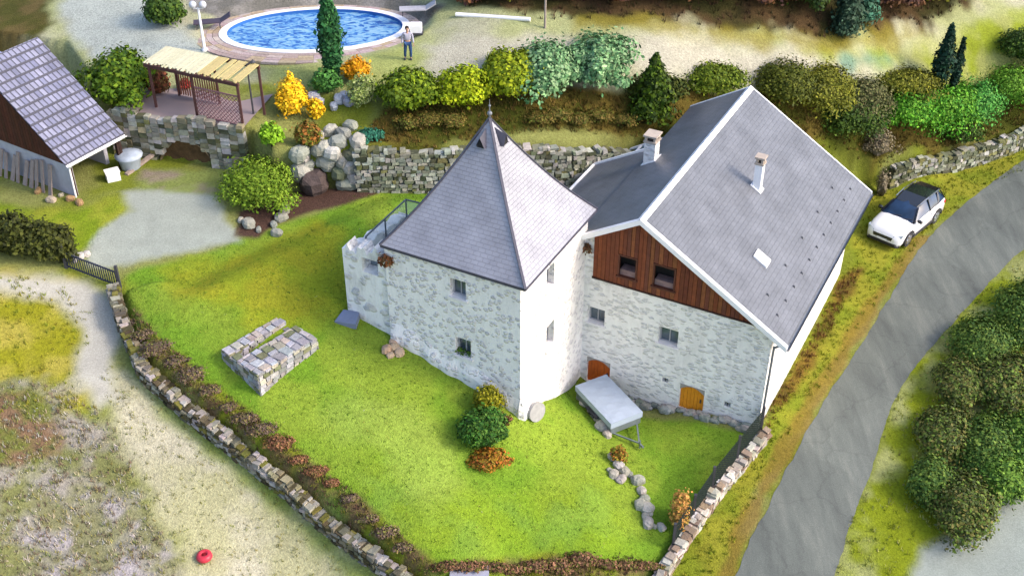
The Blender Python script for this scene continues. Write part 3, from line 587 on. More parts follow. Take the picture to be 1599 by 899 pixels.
# fix winding-independent; catslide roof over the back annex
an = MB()
def rza(x): return rz(-.38)-.05+(x+.38)*.52
top = [(-3.2, .3, rza(-3.2)), (-.36, .3, rza(-.36)), (-.36, 8.1, rza(-.36)), (-1.4, 8.3, rza(-1.4)), (-3.2, 8.0, rza(-3.2))]
an.face(top, uv=[(p[1], -p[0]*1.13) for p in top])
for i in range(5): j = (i+1) % 5; a, b = top[i], top[j]; an.face([b, a, (a[0], a[1], a[2]-.12), (b[0], b[1], b[2]-.12)])
an.build('annex_roof', mSlM, fh)
aw = MB(); aw.box(-3.0, -.01, .4, 7.85, -1., rza(-3.0)-.14); aw.face([(-3, 7.85, 3.6), (-.01, 7.85, 3.6), (-.01, 7.85, rza(-.01)-.1), (-3, 7.85, rza(-3)-.14)]); aw.build('annex_wall', mFac, fh)
tr = MB(); tr.beam((-3.24, .3, rza(-3.24)+.0), (-3.24, 8.0, rza(-3.24)), .12, .14); tr.beam((-3.24, 8.02, rza(-3.24)+.02), (-.5, 8.35, rza(-.5)+.04), .10, .14); tr.build('annex_edge', mWhite, fh)
# small glazed lean-to with white frame at the annex's far end
lt = MB(); B0, B1, B2, B3 = (-3.1, 8.5, 3.3), (-3.1, 10.4, 3.3), (-.6, 8.5, 4.6), (-.6, 11.0, 4.6)
for a, b in ((B0, B1), (B1, B3), (B0, B2), (B2, B3), ((-1.9, 8.5, 3.92), (-1.9, 10.6, 3.92))): lt.beam(a, b, .10, .10)
for p in (B0, B1): lt.beam(p, (p[0], p[1], 0), .1)
lto = lt.build('glazed_lean_to', mWhite, fh); lg = MB(); lg.face([(p[0], p[1], p[2]-.03) for p in (B0, B1, B3, B2)]); lg.build('glass', glass_mat('roof_glass', (.06, .11, .14)), lto)
# verge boards, ridge, gutter
bb = MB()
def rb(x, y, dz): return (x, y, rz(x)+dz)
bb.hexa([rb(2.5, Y0-.04, -.2), rb(9.0, Y0-.04, -.2), rb(9.0, Y0+.16, -.2), rb(2.5, Y0+.16, -.2)], [rb(2.5, Y0-.04, .045), rb(9.0, Y0-.04, .045), rb(9.0, Y0+.16, .045), rb(2.5, Y0+.16, .045)])
bb.hexa([rb(-.42, Y0-.04, -.2), rb(2.5, Y0-.04, -.2), rb(2.5, Y0+.16, -.2), rb(-.42, Y0+.16, -.2)], [rb(-.42, Y0-.04, .045), rb(2.5, Y0-.04, .045), rb(2.5, Y0+.16, .045), rb(-.42, Y0+.16, .045)])
bb.build('verge_board', mWhite, rfo)
bb = MB()
for xa, xb in ((2.5, 9.0), (-.42, 2.5)):
    bb.hexa([rb(xa, Y1-.05, -.2), rb(xb, Y1-.05, -.2), rb(xb, Y1+.03, -.2), rb(xa, Y1+.03, -.2)], [rb(xa, Y1-.05, .035), rb(xb, Y1-.05, .035), rb(xb, Y1+.03, .035), rb(xa, Y1+.03, .035)])
bb.build('verge_board', mWhite, rfo)
rg = MB()
for i in range(34):
    ya = Y0-.02+(Y1-Y0)*i/34; yb = Y0-.02+(Y1-Y0)*(i+1)/34-.02; h_ = .075+random.random()*.012
    rg.face([(2.5, ya, 7.05+h_), (2.5, yb, 7.05+h_), (2.33, yb, rz(2.33)+.03), (2.33, ya, rz(2.33)+.03)]); rg.face([(2.5, yb, 7.05+h_), (2.5, ya, 7.05+h_), (2.67, ya, rz(2.67)+.03), (2.67, yb, rz(2.67)+.03)])
rg.build('ridge_cap', mWhite, rfo)
gt = MB()
def halfpipe(mb, a, b, r):
    a = np.array(a); b = np.array(b); n_ = 7; pts = [(r*math.cos(math.pi+math.pi*i/n_), r*math.sin(math.pi+math.pi*i/n_)) for i in range(n_+1)]
    for p, q in zip(pts[:-1], pts[1:]):
        mb.face([a+(p[0], 0, p[1]), b+(p[0], 0, p[1]), b+(q[0], 0, q[1]), a+(q[0], 0, q[1])]); mb.face([a+(p[0]*.8, 0, p[1]*.8), a+(q[0]*.8, 0, q[1]*.8), b+(q[0]*.8, 0, q[1]*.8), b+(p[0]*.8, 0, p[1]*.8)])
halfpipe(gt, (9.02, Y0, rz(8.95)-.06), (9.02, Y1, rz(8.95)-.06), .10); gt.build('gutter', mZinc, rfo)
dp = MB(); dp.tube((9.02, .1, 2.9), (8.40, .02, 2.5), .05); dp.tube((8.40, .02, 2.55), (8.38, -.06, -2.2), .05); dp.build('downpipe', mZinc, fh)
def chimney(x, y, wx, wy, ztop, kind, lab):
    m_ = MB(); zb = min(rz(x-wx/2), rz(x+wx/2))-.2; m_.box(x-wx/2, x+wx/2, y-wy/2, y+wy/2, zb, ztop)
    o = m_.build('chimney', mWhite if kind else mFac, rfo); o['label'] = lab
    fl = MB(); hx, hy = wx/2+.08, wy/2+.08
    fl.hexa([(x-hx, y-hy, rz(x-hx)+.01), (x+hx, y-hy, rz(x+hx)+.01), (x+hx, y+hy, rz(x+hx)+.01), (x-hx, y+hy, rz(x-hx)+.01)], [(x-hx, y-hy, rz(x-hx)+.05), (x+hx, y-hy, rz(x+hx)+.05), (x+hx, y+hy, rz(x+hx)+.05), (x-hx, y+hy, rz(x-hx)+.05)]); fl.build('flashing', mWhite, o)
    c = MB(); c.box(x-wx/2-.04, x+wx/2+.04, y-wy/2-.04, y+wy/2+.04, ztop, ztop+.09)
    for sx in (-1, 1):
        for sy in (-1, 1): c.box(x+sx*(wx/2-.05)-.05, x+sx*(wx/2-.05)+.05, y+sy*(wy/2-.05)-.05, y+sy*(wy/2-.05)+.05, ztop+.09, ztop+.3)
    c.box(x-wx/2-.06, x+wx/2+.06, y-wy/2-.06, y+wy/2+.06, ztop+.3, ztop+.38); c.build('chimney_cap', mat('chimney_stone', D3(222,206,190), .85, .15), o)
    k_ = MB(); k_.box(x-wx/2+.06, x+wx/2-.06, y-wy/2+.06, y+wy/2-.06, ztop+.09, ztop+.12); k_.build('flue', mDark, o)
chimney(5.07, 12.75-5.9, .34, .34, 6.65, 1, 'slim white chimney with a flat cap on the right roof slope')
chimney(.15, 12.45-5.9, .52, .58, 6.66, 0, 'wider white chimney on the left roof slope')
sk = MB(); x, y = 6.68, 8.9-5.9
def rs(x_, y_, dz): return (x_, y_, rz(x_)+dz)
hx, hy = .30, .30
sk.hexa([rs(x-hx, y-hy, 0), rs(x+hx, y-hy, 0), rs(x+hx, y+hy, 0), rs(x-hx, y+hy, 0)], [rs(x-hx, y-hy, .09), rs(x+hx, y-hy, .09), rs(x+hx, y+hy, .09), rs(x-hx, y+hy, .09)])
sko = sk.build('skylight', mWhite, rfo); sg = MB(); hx, hy = .23, .23; sg.face([rs(x-hx, y-hy, .094), rs(x+hx, y-hy, .094), rs(x+hx, y+hy, .094), rs(x-hx, y+hy, .094)]); sg.build('pane', mat('skylight_pane', D3(236,240,246), .15, .04), sko)
for i in range(16):
    xh = 8.15 if i < 11 else 7.5; yh = (.8+i*1.12) if i < 11 else 1.4+(i-11)*2.4; s = MB(); s.hexa([rs(xh-.05, yh-.05, .0), rs(xh+.07, yh-.05, .0), rs(xh+.07, yh+.05, .0), rs(xh-.05, yh+.05, 0)], [rs(xh-.0, yh-.02, .07), rs(xh+.04, yh-.02, .07), rs(xh+.04, yh+.02, .07), rs(xh-.0, yh+.02, .07)]); s.build('snow_hook', mat('hook_metal', (.09,.095,.11), .5), rfo)
# rubble plinth along the facade foot
pl = MB()
for i in range(70):
    x = random.uniform(1.6, 8.2); s = random.uniform(.12, .27) if not 4.5 < x < 6.0 else random.uniform(.14, .19); y = -random.uniform(.02, .4); zg = T(*W(x, 5.9+y)[:2]); pl.ball((x, y, zg+random.uniform(0, .22 if not 4.5 < x < 6.0 else .03)*(1+y)), (s, s*.7, s*.6), jc(random.choice([D3(186,190,182), D3(160,170,158), D3(205,200,190)]), .2), 7, 5, .15, .7)
pl.build('footing_stones', mRock, fh)

# ---------------------------------------------------------------- vegetation
mLeaf = MATS['leaf']
def leaves(mb, c, r, n, size, cols, jag=.35, upb=.3, shell=.55):
    c = np.array(c, float); r = np.array(r, float)
    d = rng.normal(size=(n, 3)); d /= np.linalg.norm(d, axis=1)[:, None]; d[:, 2] = np.where(d[:, 2] < -.6, -d[:, 2]*.6, d[:, 2])
    rad = shell+(1-shell)*rng.random(n)**.6; rad *= 1+(rng.random(n)-.5)*jag*.5; rad = np.where(rng.random(n) < .12, rad*(1.05+.3*rng.random(n)), rad)
    P = c+d*r*rad[:, None]
    a = rng.normal(size=(n, 3)); nn = d+.7*a/np.linalg.norm(a, axis=1)[:, None]; nn[:, 2] += upb; nn /= np.linalg.norm(nn, axis=1)[:, None]
    u = np.cross(nn, rng.normal(size=(n, 3))); u /= np.linalg.norm(u, axis=1)[:, None]; v = np.cross(nn, u)
    s = size*(.45+1.1*rng.random(n)**1.5)
    for i in range(n):
        col = cols[int(rng.integers(len(cols)))]; k = .75+.5*rng.random(); col = tuple(min(.85, q*k) for q in col)
        p = P[i]; uu = u[i]*s[i]; vv = v[i]*s[i]*.62
        mb.face([p-uu, p+vv, p+uu, p-vv], col)
def crown(c, r, cols, n=1500, size=.12, lobes=9, rough=.35, core=True):
    """uneven crown: a few lobes of leaf-sized faces round the centre, gaps between"""
    mb = MB(); c = np.array(c, float); r = np.array(r, float)
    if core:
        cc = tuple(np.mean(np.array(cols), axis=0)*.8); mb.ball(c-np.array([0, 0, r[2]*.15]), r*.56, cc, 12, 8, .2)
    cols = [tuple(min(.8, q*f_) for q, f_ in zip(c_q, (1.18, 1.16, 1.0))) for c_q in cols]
    for k in range(lobes):
        d = rng.normal(size=3); d /= np.linalg.norm(d); d[2] = abs(d[2])*1.1-.5
        q = c+d*r*(.30+.55*rng.random()); rr = r*(.20+.32*rng.random())*(1+.3*rng.normal(size=3).clip(-1, 1)); t = .7+.6*rng.random()
        leaves(mb, q, rr, n//lobes, size, [tuple(np.array(x)*t) for x in cols], rough)
    leaves(mb, c, r*.84, n//3, size, cols, rough, shell=.75); return mb
def bush(bb, cols, label, cat='bush', name='bush', group=None, n=1500, size=.13, hk=1., dep=.85, lobes=9, z=None, rough=.35, hmax=1.9):
    u0, v0, u1, v1 = bb; um = (u0+u1)/2; P = G(um, min(v1-2, v1-(v1-v0)*.12)); k = ppm(P); w_ = (u1-u0)/k; hp = (v1-v0)/k
    ang = math.asin((H-P[2])/np.linalg.norm(P-np.array([0, 0, H]))); d_ = min(w_, hp/math.sin(ang))*dep
    h = math.sqrt(max(hp**2-(d_*math.sin(ang))**2, (.35*hp)**2))/math.cos(ang)*hk
    if h > hmax: h = hmax; d_ = min(math.sqrt(max(hp**2-(h*math.cos(ang))**2, .04))/math.sin(ang), 1.6*w_)
    dirv = np.array([P[0], P[1]])/np.linalg.norm(P[:2]); cxy = P[:2]+dirv*d_*.42; zg = T(*cxy)
    o = empty(name, (cxy[0], cxy[1], zg), 0, label, cat, group)
    yaw = math.atan2(dirv[1], dirv[0])-math.pi/2
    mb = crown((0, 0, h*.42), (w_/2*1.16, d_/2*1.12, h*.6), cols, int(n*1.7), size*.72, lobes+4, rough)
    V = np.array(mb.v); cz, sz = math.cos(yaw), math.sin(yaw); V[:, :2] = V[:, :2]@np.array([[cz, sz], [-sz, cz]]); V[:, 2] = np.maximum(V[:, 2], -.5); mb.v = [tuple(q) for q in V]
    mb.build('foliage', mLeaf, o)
    st = MB()
    for i in range(5): a = rng.random()*6.28; st.tube((math.cos(a)*.06, math.sin(a)*.06, -.15), (math.cos(a)*w_*.2, math.sin(a)*d_*.2, h*.5), .035, .015, 6)
    st.build('stem', mat('bark', D3(92,74,58), .9, .3, 8), o); return o
def conifer(u, vb, vt, wpx, cols, label, lean=0., n=2600, group=None, taper='col'):
    P = G(u, vb); k = ppm(P); ang = math.asin((H-P[2])/np.linalg.norm(P-np.array([0, 0, H]))); h = (vb-vt)/k/math.cos(ang); r = wpx/k/2
    o = empty('cypress_tree' if taper == 'col' else 'conifer_tree', P, 0, label, 'tree', group)
    tk = MB(); tk.tube((0, 0, -.2), (lean*.8*h, 0, h*.8), .12, .03, 8); tk.build('trunk', mat('bark', None), o)
    mb = MB(); lob = 26
    for i in range(lob):
        t = i/lob; z = h*(.04+.94*t)
        rr = r*(math.sin(min(1, (t+.18)*1.5)*math.pi/2)*(1-max(0, t-.55)/.5*.95)) if taper == 'col' else r*(1-t*.93)
        for _ in range(3):
            a = rng.random()*6.28; off = rr*.35*rng.random()
            leaves(mb, (lean*z+off*math.cos(a), off*math.sin(a), z), (rr*.8, rr*.8, h/lob*1.9), n//lob//3, .11, [tuple(np.array(c)*(.7+.6*rng.random())) for c in cols], .5)
        mb.ball((lean*z, 0, z), (rr*.55, rr*.55, h/lob*1.3), cols[0], 8, 5, .1)
    mb.build('crown', mLeaf, o); return o
GRN = [D3(104,126,26), D3(84,110,24), D3(128,146,36)]; DK = [D3(66,96,32), D3(50,80,28), D3(88,116,36)]; YG = [D3(160,186,30), D3(140,170,26), D3(182,200,50)]
OLV = [D3(124,130,34), D3(100,108,32), D3(146,148,44)]; TEAL = [D3(112,160,112), D3(140,184,134), D3(84,134,90), D3(160,196,150)]; GLD = [(.66,.40,.01), (.58,.32,.008), (.72,.48,.02)]
BRT = [D3(84,160,30), D3(110,180,46), D3(64,134,30), D3(130,190,60)]; BRN = [D3(110,72,50), D3(134,92,62), D3(90,60,58)]; RST = [D3(180,120,40), D3(150,100,40), D3(120,120,40)]; GRYB = [D3(170,160,140), D3(140,128,110), D3(120,110,84)]
HTH = [D3(128,110,98), D3(110,92,82), D3(140,122,84), D3(122,126,66), D3(112,96,98)]

# ---------------------------------------------------------------- dry stone walls
def drystone(name, L, height, thick, cols, label, cat='stone wall', cap=None, both=False, size=.34, zoff=-.1, group=None):
    """rubble laid in broken courses along a polyline; the -normal side is the face seen from below"""
    mb = MB(); L = np.array([np.array(p, float) for p in L]); seg_ = np.diff(L, axis=0); sl = np.linalg.norm(seg_, axis=1); cum = np.r_[0, np.cumsum(sl)]; tot = cum[-1]
    def pos(s_):
        s_ = min(max(s_, 0), tot-1e-6); i_ = int(np.searchsorted(cum, s_, 'right')-1); d_ = seg_[i_]/sl[i_]; return L[i_]+d_*(s_-cum[i_]), d_
    ns = int(tot/.25)+2; sg_ = np.linspace(0, tot, ns); zb_ = np.array([T(*(pos(q)[0]-np.array([-pos(q)[1][1], pos(q)[1][0]])*-.0+np.array([-pos(q)[1][1], pos(q)[1][0]])*-.45)) for q in sg_]); zb_ = np.convolve(np.r_[[zb_[0]]*4, zb_, [zb_[-1]]*4], np.ones(9)/9, 'valid')
    zat = lambda q: float(np.interp(q, sg_, zb_))+zoff
    wob = lambda q: .07*math.sin(q*1.7)+.05*math.sin(q*4.3+1)
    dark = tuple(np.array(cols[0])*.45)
    for i_ in range(ns-1):
        (p, d_), (q, d2) = pos(sg_[i_]), pos(sg_[i_+1]); n1_ = np.array([-d_[1], d_[0]])*(thick/2-.1); n2_ = np.array([-d2[1], d2[0]])*(thick/2-.1); zp, zq = zat(sg_[i_]), zat(sg_[i_+1]); hp_, hq = height(p)-.14, height(q)-.14
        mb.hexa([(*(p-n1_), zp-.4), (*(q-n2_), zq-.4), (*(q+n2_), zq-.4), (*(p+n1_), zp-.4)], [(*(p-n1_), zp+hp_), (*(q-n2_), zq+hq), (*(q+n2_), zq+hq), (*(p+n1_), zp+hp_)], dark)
    def stone(s_, off, z, w_, dep, h_, cl):
        p, d_ = pos(s_); nrm = np.array([-d_[1], d_[0]]); a_ = random.uniform(-.12, .12); tl = random.uniform(-.10, .10); vs = []; col = jc(random.choice(cl), .25)
        for dz in (-1, 1):
            for sx, sy in ((-1, -1), (1, -1), (1, 1), (-1, 1)):
                j = lambda: random.uniform(.66, 1.04); ox, oy = sx*w_/2*j(), sy*dep/2*j(); o_ = d_*(ox*math.cos(a_)-oy*math.sin(a_))+nrm*(off+ox*math.sin(a_)+oy*math.cos(a_)); vs.append((p[0]+o_[0], p[1]+o_[1], zat(s_)+z+dz*h_/2*j()+ox*tl))
        mb.hexa(vs[:4], vs[4:], col)
    z = -.05
    while z < 3:
        h_ = size*random.uniform(.45, .8); s_ = -random.random()*.2; any_ = False
        while s_ < tot:
            w_ = size*random.choice([.45, .7, .9, 1.1, 1.5])*random.uniform(.85, 1.15); c_s = s_+w_/2; H_ = height(pos(c_s)[0])+wob(c_s); hh_ = h_*random.uniform(.8, 1.25)
            if z+h_*.4 < H_:
                any_ = True
                for side in ((-1, 1) if both else (-1,)): stone(c_s, side*(thick/2-.12), z+h_/2+random.uniform(-.03, .03), w_*1.0, random.uniform(.22, .36), hh_, cols)
            s_ += w_*.96
        z += h_
        if not any_: break
    s_ = 0
    while s_ < tot:
        w_ = size*random.uniform(.6, 1.5)
        if random.random() < .93: stone(s_+w_/2, random.uniform(-.06, .06), height(pos(s_)[0])+wob(s_)-.02, w_, thick*random.uniform(.5, 1.0), random.uniform(.1, .22), cap or cols)
        s_ += w_*random.uniform(.7, 1.)
    o = mb.build(name, mRock, None); tag(o, label, cat, group); return o
ST = [D3(196,192,176), D3(170,168,152), D3(214,208,196), D3(150,146,124), D3(180,172,140), D3(226,220,214)]
STG = [D3(160,164,146), D3(128,134,108), D3(190,192,176), D3(104,108,84), D3(206,206,198), D3(150,148,100)]
PAL_ = [D3(214,212,200), D3(196,198,184), D3(176,182,160)]
def shift(L, d):            # move a polyline sideways (towards its right-hand side for d>0)
    L = np.array(L); out = []
    for i in range(len(L)):
        e = L[min(i+1, len(L)-1)]-L[max(i-1, 0)]; e = e/np.linalg.norm(e); out.append(L[i]+d*np.array([e[1], -e[0]]))
    return out
sd_ = 1 if sdf([shift(L1, .3)[4]], POLY1)[0] > 0 else -1
gw = shift(L1, sd_*.22)
def hgt1(p): return .85
def orient(L, side_pt):    # make the -normal side face side_pt
    L = list(L); a, b = L[len(L)//2-1], L[len(L)//2]; d = b-a; nrm = np.array([-d[1], d[0]]); 
    return L if (np.array(side_pt)-a)@nrm < 0 else L[::-1]
drystone('garden_wall', orient(gw[:9], (-20, 25)), lambda p: .9, .5, [tuple(np.array(c_q)*.8) for c_q in ST]+[D3(140,136,70), D3(110,100,76), D3(90,84,60), D3(120,116,100)], 'long low dry stone wall along the left edge of the lawn beside the path', zoff=-.15, both=True, size=.27)
drystone('garden_wall', orient(gw[10:], (15, 20)), lambda p: .62, .45, [D3(226,218,206), D3(196,186,170), D3(236,232,224), D3(170,150,130)], 'low pale stone wall with wire fence between the sunken lawn and the road verge', zoff=-.15, both=True)
r2 = shift(L2, 0)
seg = lambda i, j: list(L2[i:j])
sd2 = 1 if sdf([shift(L2, .3)[7]], POLY2)[0] > 0 else -1
r2 = shift(L2, sd2*.18)
seg = lambda i, j: list(r2[i:j])
drystone('retaining_wall', orient(seg(6, 10), (0, 20)), lambda p: 2.1, .7, STG+PAL_, 'mossy stone retaining wall behind the tower below the planted bank', zoff=0, size=.32)
drystone('retaining_wall', orient(seg(10, 14), (20, 20)), lambda p: 1.1, .6, STG, 'low mossy stone retaining wall beside the road bend behind the white car', zoff=0, size=.3)
# terrace wall with an arched niche under the pergola
ta = at(186, 234, 4.6*Q); tb = at(392, 264, 4.4*Q)
aw = empty('arched_terrace_wall', (ta+tb)/2, 0, 'rough stone terrace wall with a wide dark arched recess below the pergola', 'stone wall')
mb = MB(); d = (tb-ta)[:2]; Ln = np.linalg.norm(d); d /= Ln; nrm = np.array([d[1], -d[0]]); ctr = (ta+tb)/2
def tw_(s, off, z): p = ta[:2]+d*s+nrm*off; return (p[0]-ctr[0], p[1]-ctr[1], z-ctr[2])
a0, a1 = Ln*.34, Ln*.76; zt = 6.45*Q+.5
def arch(s): q = (s-(a0+a1)/2)/((a1-a0)/2); return 4.2*Q+.1+1.45*math.sqrt(max(0, 1-q*q))
s = 0
while s < Ln:
    w0 = random.uniform(.22, .5); z = 3.6; zt2 = 6.3+.15*math.sin(s*2)
    while z < zt2:
        h_ = random.uniform(.15, .32); sm = s+w0/2
        if not (a0 < sm < a1 and z+h_/2 < arch(sm)):
            col = jc(random.choice(STG+ST), .22); vs = []
            for dz in (-1, 1):
                for sx, sy in ((-1, 1), (1, 1), (1, -1), (-1, -1)): vs.append(tw_(sm+sx*w0/2*random.uniform(.85, 1.02), .25+sy*.2*random.uniform(.6, 1.1), z+h_/2+dz*h_/2*random.uniform(.85, 1.02)))
            mb.hexa(vs[:4], vs[4:], col)
        z += h_
    s += w0
mb.build('wall', mRock, aw)
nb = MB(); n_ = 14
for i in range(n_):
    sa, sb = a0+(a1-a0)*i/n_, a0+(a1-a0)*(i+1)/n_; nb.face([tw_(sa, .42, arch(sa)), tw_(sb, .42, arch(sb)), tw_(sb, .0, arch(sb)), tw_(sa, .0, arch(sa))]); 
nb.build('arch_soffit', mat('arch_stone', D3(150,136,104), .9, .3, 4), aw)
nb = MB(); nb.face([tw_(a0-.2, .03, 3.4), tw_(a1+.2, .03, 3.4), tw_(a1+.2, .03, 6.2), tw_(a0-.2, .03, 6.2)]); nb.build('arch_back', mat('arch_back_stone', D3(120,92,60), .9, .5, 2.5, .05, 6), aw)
tf = MB(); tf.face([tw_(0, .3, 6.2), tw_(Ln, .3, 6.2), tw_(Ln, -4.5, 6.2), tw_(0, -4.5, 6.2)])
tf.build('terrace_floor', slate_mat('pinkish_tiles', D3(196,176,176), D3(206,190,186), .3, .3, .8), aw)
me_ = bpy.data.objects['terrace_floor'] if False else None

# ================================================================= PERGOLA
zf = 6.2
pf1 = at(298, 181, zf); pf2 = at(370, 197, zf); e = (pf2-pf1)[:2]; e /= np.linalg.norm(e); pn = np.array([-e[1], e[0]])
zr = zf+2.25
c1, c2, c3, c4 = at(224, 98, zr), at(372, 130, zr), at(405, 102, zr+.25), at(260, 73, zr+.25)
pg = empty('pergola', (pf1+pf2)/2, 0, 'wooden pergola with pale yellow reed roof on brown posts above the stone arch', 'pergola'); o0 = (pf1+pf2)/2
mb = MB(); K_ = 60
for i in range(K_):
    if 40 < i < 60 and random.random() < .25: continue
    a = c1+(c2-c1)*i/K_; b = c1+(c2-c1)*(i+.93)/K_; c = c4+(c3-c4)*(i+.93)/K_; dd = c4+(c3-c4)*i/K_
    col = jc(D3(250,246,208) if i < 34 else D3(236,216,150), .07); j = random.uniform(-.08, .05)*(b-c)/np.linalg.norm(b-c)*2; t_ = np.array([0, 0, .03+random.random()*.015])
    mb.hexa([a+j-o0, b+j-o0, c-o0, dd-o0], [a+j-o0+t_, b+j-o0+t_, c-o0+t_, dd-o0+t_], col)
mb.build('roof', mat('reed', None, .85, .12, 8, attr=True), pg)
mBr = mat('brown_post', D3(104,70,66), .8, .25, 6)
fr = MB(); t_ = np.array([0, 0, -.1]); fr.beam(c1+t_-o0, c2+t_-o0, .12, .16); fr.beam(c4+t_-o0, c3+t_-o0, .12, .16)
for k in np.linspace(.04, .96, 9): fr.beam(c1+(c2-c1)*k+t_*.3-o0, c4+(c3-c4)*k+t_*.3-o0, .07, .1)
fr.build('frame', mBr, pg)
for k in (.05, .5, .985):
    for p in (c1+(c2-c1)*k, c4+(c3-c4)*k): po = MB(); p = p-o0; po.beam((p[0], p[1], -.05), (p[0], p[1], p[2]-.12), .11); po.build('post', mBr, pg)
bp_ = MB()
for k in np.linspace(.05, .47, 17):
    p = c4+(c3-c4)*k-o0; q_ = c4+(c3-c4)*(k+.022)-o0; bp_.beam((p[0], p[1], .1), (p[0], p[1], 1.5+random.uniform(-.05, .05)), .13, .03, col=None)
bp_.build('back_panel', mat('panel_wood', D3(150,92,70), .85, .25, 6), pg)
# diagonal trellis between the front posts
pk = lambda k, z: (c1+(c2-c1)*k-o0)*np.array([1, 1, 0])+np.array([0, 0, z])
tl = MB(); k0, k1 = .52, .975; hgt = 1.45; wd = np.linalg.norm(((c2-c1)*(k1-k0))[:2]); nn = 17
def cliptr(x0, sgn):
    x1 = x0+sgn*hgt; a, b = (x0, 0.), (x1, hgt); out = []
    for (x, z) in (a, b):
        if x < 0: z = z+(0-x)/(sgn)*1 if sgn > 0 else z-(0-x); x = 0
        if x > wd: z = z-(x-wd)*1 if sgn > 0 else z+(x-wd); x = wd
        out.append((x, z))
    return out
for i in range(-10, 22):
    for sgn in (1, -1):
        x0 = i*.2; x1 = x0+sgn*hgt; lo, hi = sorted((x0, x1)); la, lb_ = max(lo, 0), min(hi, wd)
        if lb_-la < .05: continue
        za, zb = (la-x0)*sgn, (lb_-x0)*sgn
        tl.beam(pk(k0+(k1-k0)*la/wd, .1+za), pk(k0+(k1-k0)*lb_/wd, .1+zb), .022, .03)
tl.beam(pk(k0, .06), pk(k1, .06), .05, .06); tl.beam(pk(k0, .1+hgt), pk(k1, .1+hgt), .05, .06); tl.build('trellis', mat('trellis_wood', D3(176,128,134), .8, .15), pg)
bush((232,112,268,160), [D3(134,76,56), D3(110,84,50), D3(96,60,40)], 'reddish brown climber growing under the left end of the pergola roof', n=700, name='climbing_plant', cat='climbing plant')
bush((282,126,300,145), [D3(200,50,60), D3(170,60,50)], 'small red flowering plant between the pergola posts', n=200, size=.08, name='flowering_plant', cat='flowers')
pp = at(396, 178, zf); lp = empty('lamp_post', pp, 0, 'thin dark lamp post with bent top at the right end of the pergola', 'lamp post')
m_ = MB(); m_.tube((0, 0, 0), (0, 0, 2.55), .05, .035, 8); m_.build('pole', mTrim, lp); m_ = MB(); m_.tube((0, 0, 2.52), (.25, .1, 2.68), .03, .03, 8); m_.lathe([(.02, .12), (.13, 0), (.0, -.01)], (.27, .11, 2.6)); m_.build('lamp_head', mTrim, lp)

# ================================================================= BARN
B0 = at(102, 247, 6.1); be = np.array([math.sin(R(32)), math.cos(R(32))]); bn = np.array([-be[1], be[0]]); BL, BN, BS = 3.0, 4.45, .80
gz = 4.05; br_ = math.atan2(be[1], be[0])
ba = empty('barn', (B0[0], B0[1], gz), br_, 'old barn with tiled roof, dark wooden gable and whitewashed wall at the left edge', 'barn')   # local x = along ridge, y = towards ridge
ez = 6.1-gz; rzh = ez+BS*BN
mTile = slate_mat('barn_tiles', D3(168,170,196), D3(134,138,170), .26, .438, .7, bump=.05, var=.3, ms=.035, md=.3)  # dark joint lines: tile gaps plus the shadow under each course, painted into the colour
mb = MB(); L_ = .438*13; nrow = 13
for i in range(nrow):             # stepped tile courses
    t0, t1 = i/nrow, (i+1)/nrow+.012; ya, yb = -.25+(BN+.25)*t0, -.25+(BN+.25)*min(1, t1); za = ez+BS*ya+.07; zb = ez+BS*yb+.0
    for x0, x1 in ((-.25, BL+.2),):
        mb.face([(x0, ya, za), (x1, ya, za), (x1, yb, zb), (x0, yb, zb)], uv=[(x0, t0*L_), (x1, t0*L_), (x1, t1*L_), (x0, t1*L_)]); mb.face([(x0, ya, za-.08), (x1, ya, za-.08), (x1, ya, za), (x0, ya, za)])
x0, x1 = -.25, BL+.2
mb.face([(x0, BN, rzh), (x1, BN, rzh), (x1, 2*BN+.2, ez-.13), (x0, 2*BN+.2, ez-.13)], uv=[(x0, 0), (x1, 0), (x1, L_), (x0, L_)])
mb.face([(x0, -.25, ez-.22), (x0, BN, rzh-.08), (x1, BN, rzh-.08), (x1, -.25, ez-.22)])
mb.build('roof', mTile, ba)
m_ = MB()
for i in range(18): xa = x0+(x1-x0)*i/18; m_.tube((xa, BN, rzh+.01), (xa+(x1-x0)/18+.03, BN, rzh+.01), .11, .09, 8)
m_.build('ridge_tiles', mat('ridge_tile', D3(200,190,204), .8, .15), bpy.data.objects.get('roof.002') or ba)
m_ = MB(); zw = 1.7
m_.box(-.0, .22, 0, BN*2-.1, -.4, zw); m_.box(.22, BL, BN*2-.32, BN*2-.1, -.4, ez); m_.box(BL-.2, BL, 1.0, BN*2-.32, -.4, ez+.3); m_.build('wall', mat('barn_lime', D3(222,220,230), .9, .15, 2), ba)
m_ = MB(); nb = 44
for i in range(nb):
    ya, yb = (BN*2-.1)*i/nb, (BN*2-.1)*(i+1)/nb; f_ = lambda y: (ez+BS*y if y < BN else ez+BS*(2*BN-y))-.1
    m_.hexa([(-.03, ya+.01, zw), (-.03, yb-.01, zw), (.03, yb-.01, zw), (.03, ya+.01, zw)][::-1], [(-.03, ya+.01, f_(ya)), (-.03, yb-.01, f_(yb)), (.03, yb-.01, f_(yb)), (.03, ya+.01, f_(ya))][::-1], jc(D3(104,56,40), .25))
m_.build('gable_boarding', MATS['boards'], ba)
for x in (.1, 3.0, BL-.1): m_ = MB(); m_.beam((x, .05, -.3), (x, .05, ez-.1), .16); m_.build('post', mat('dark_post', D3(70,50,44), .8), ba)
m_ = MB(); m_.box(.22, BL-.2, 2.4, 2.5, -.3, ez+1.3); m_.build('inner_wall', mat('barn_inside', D3(74,40,28), .9, .4, 2), ba)
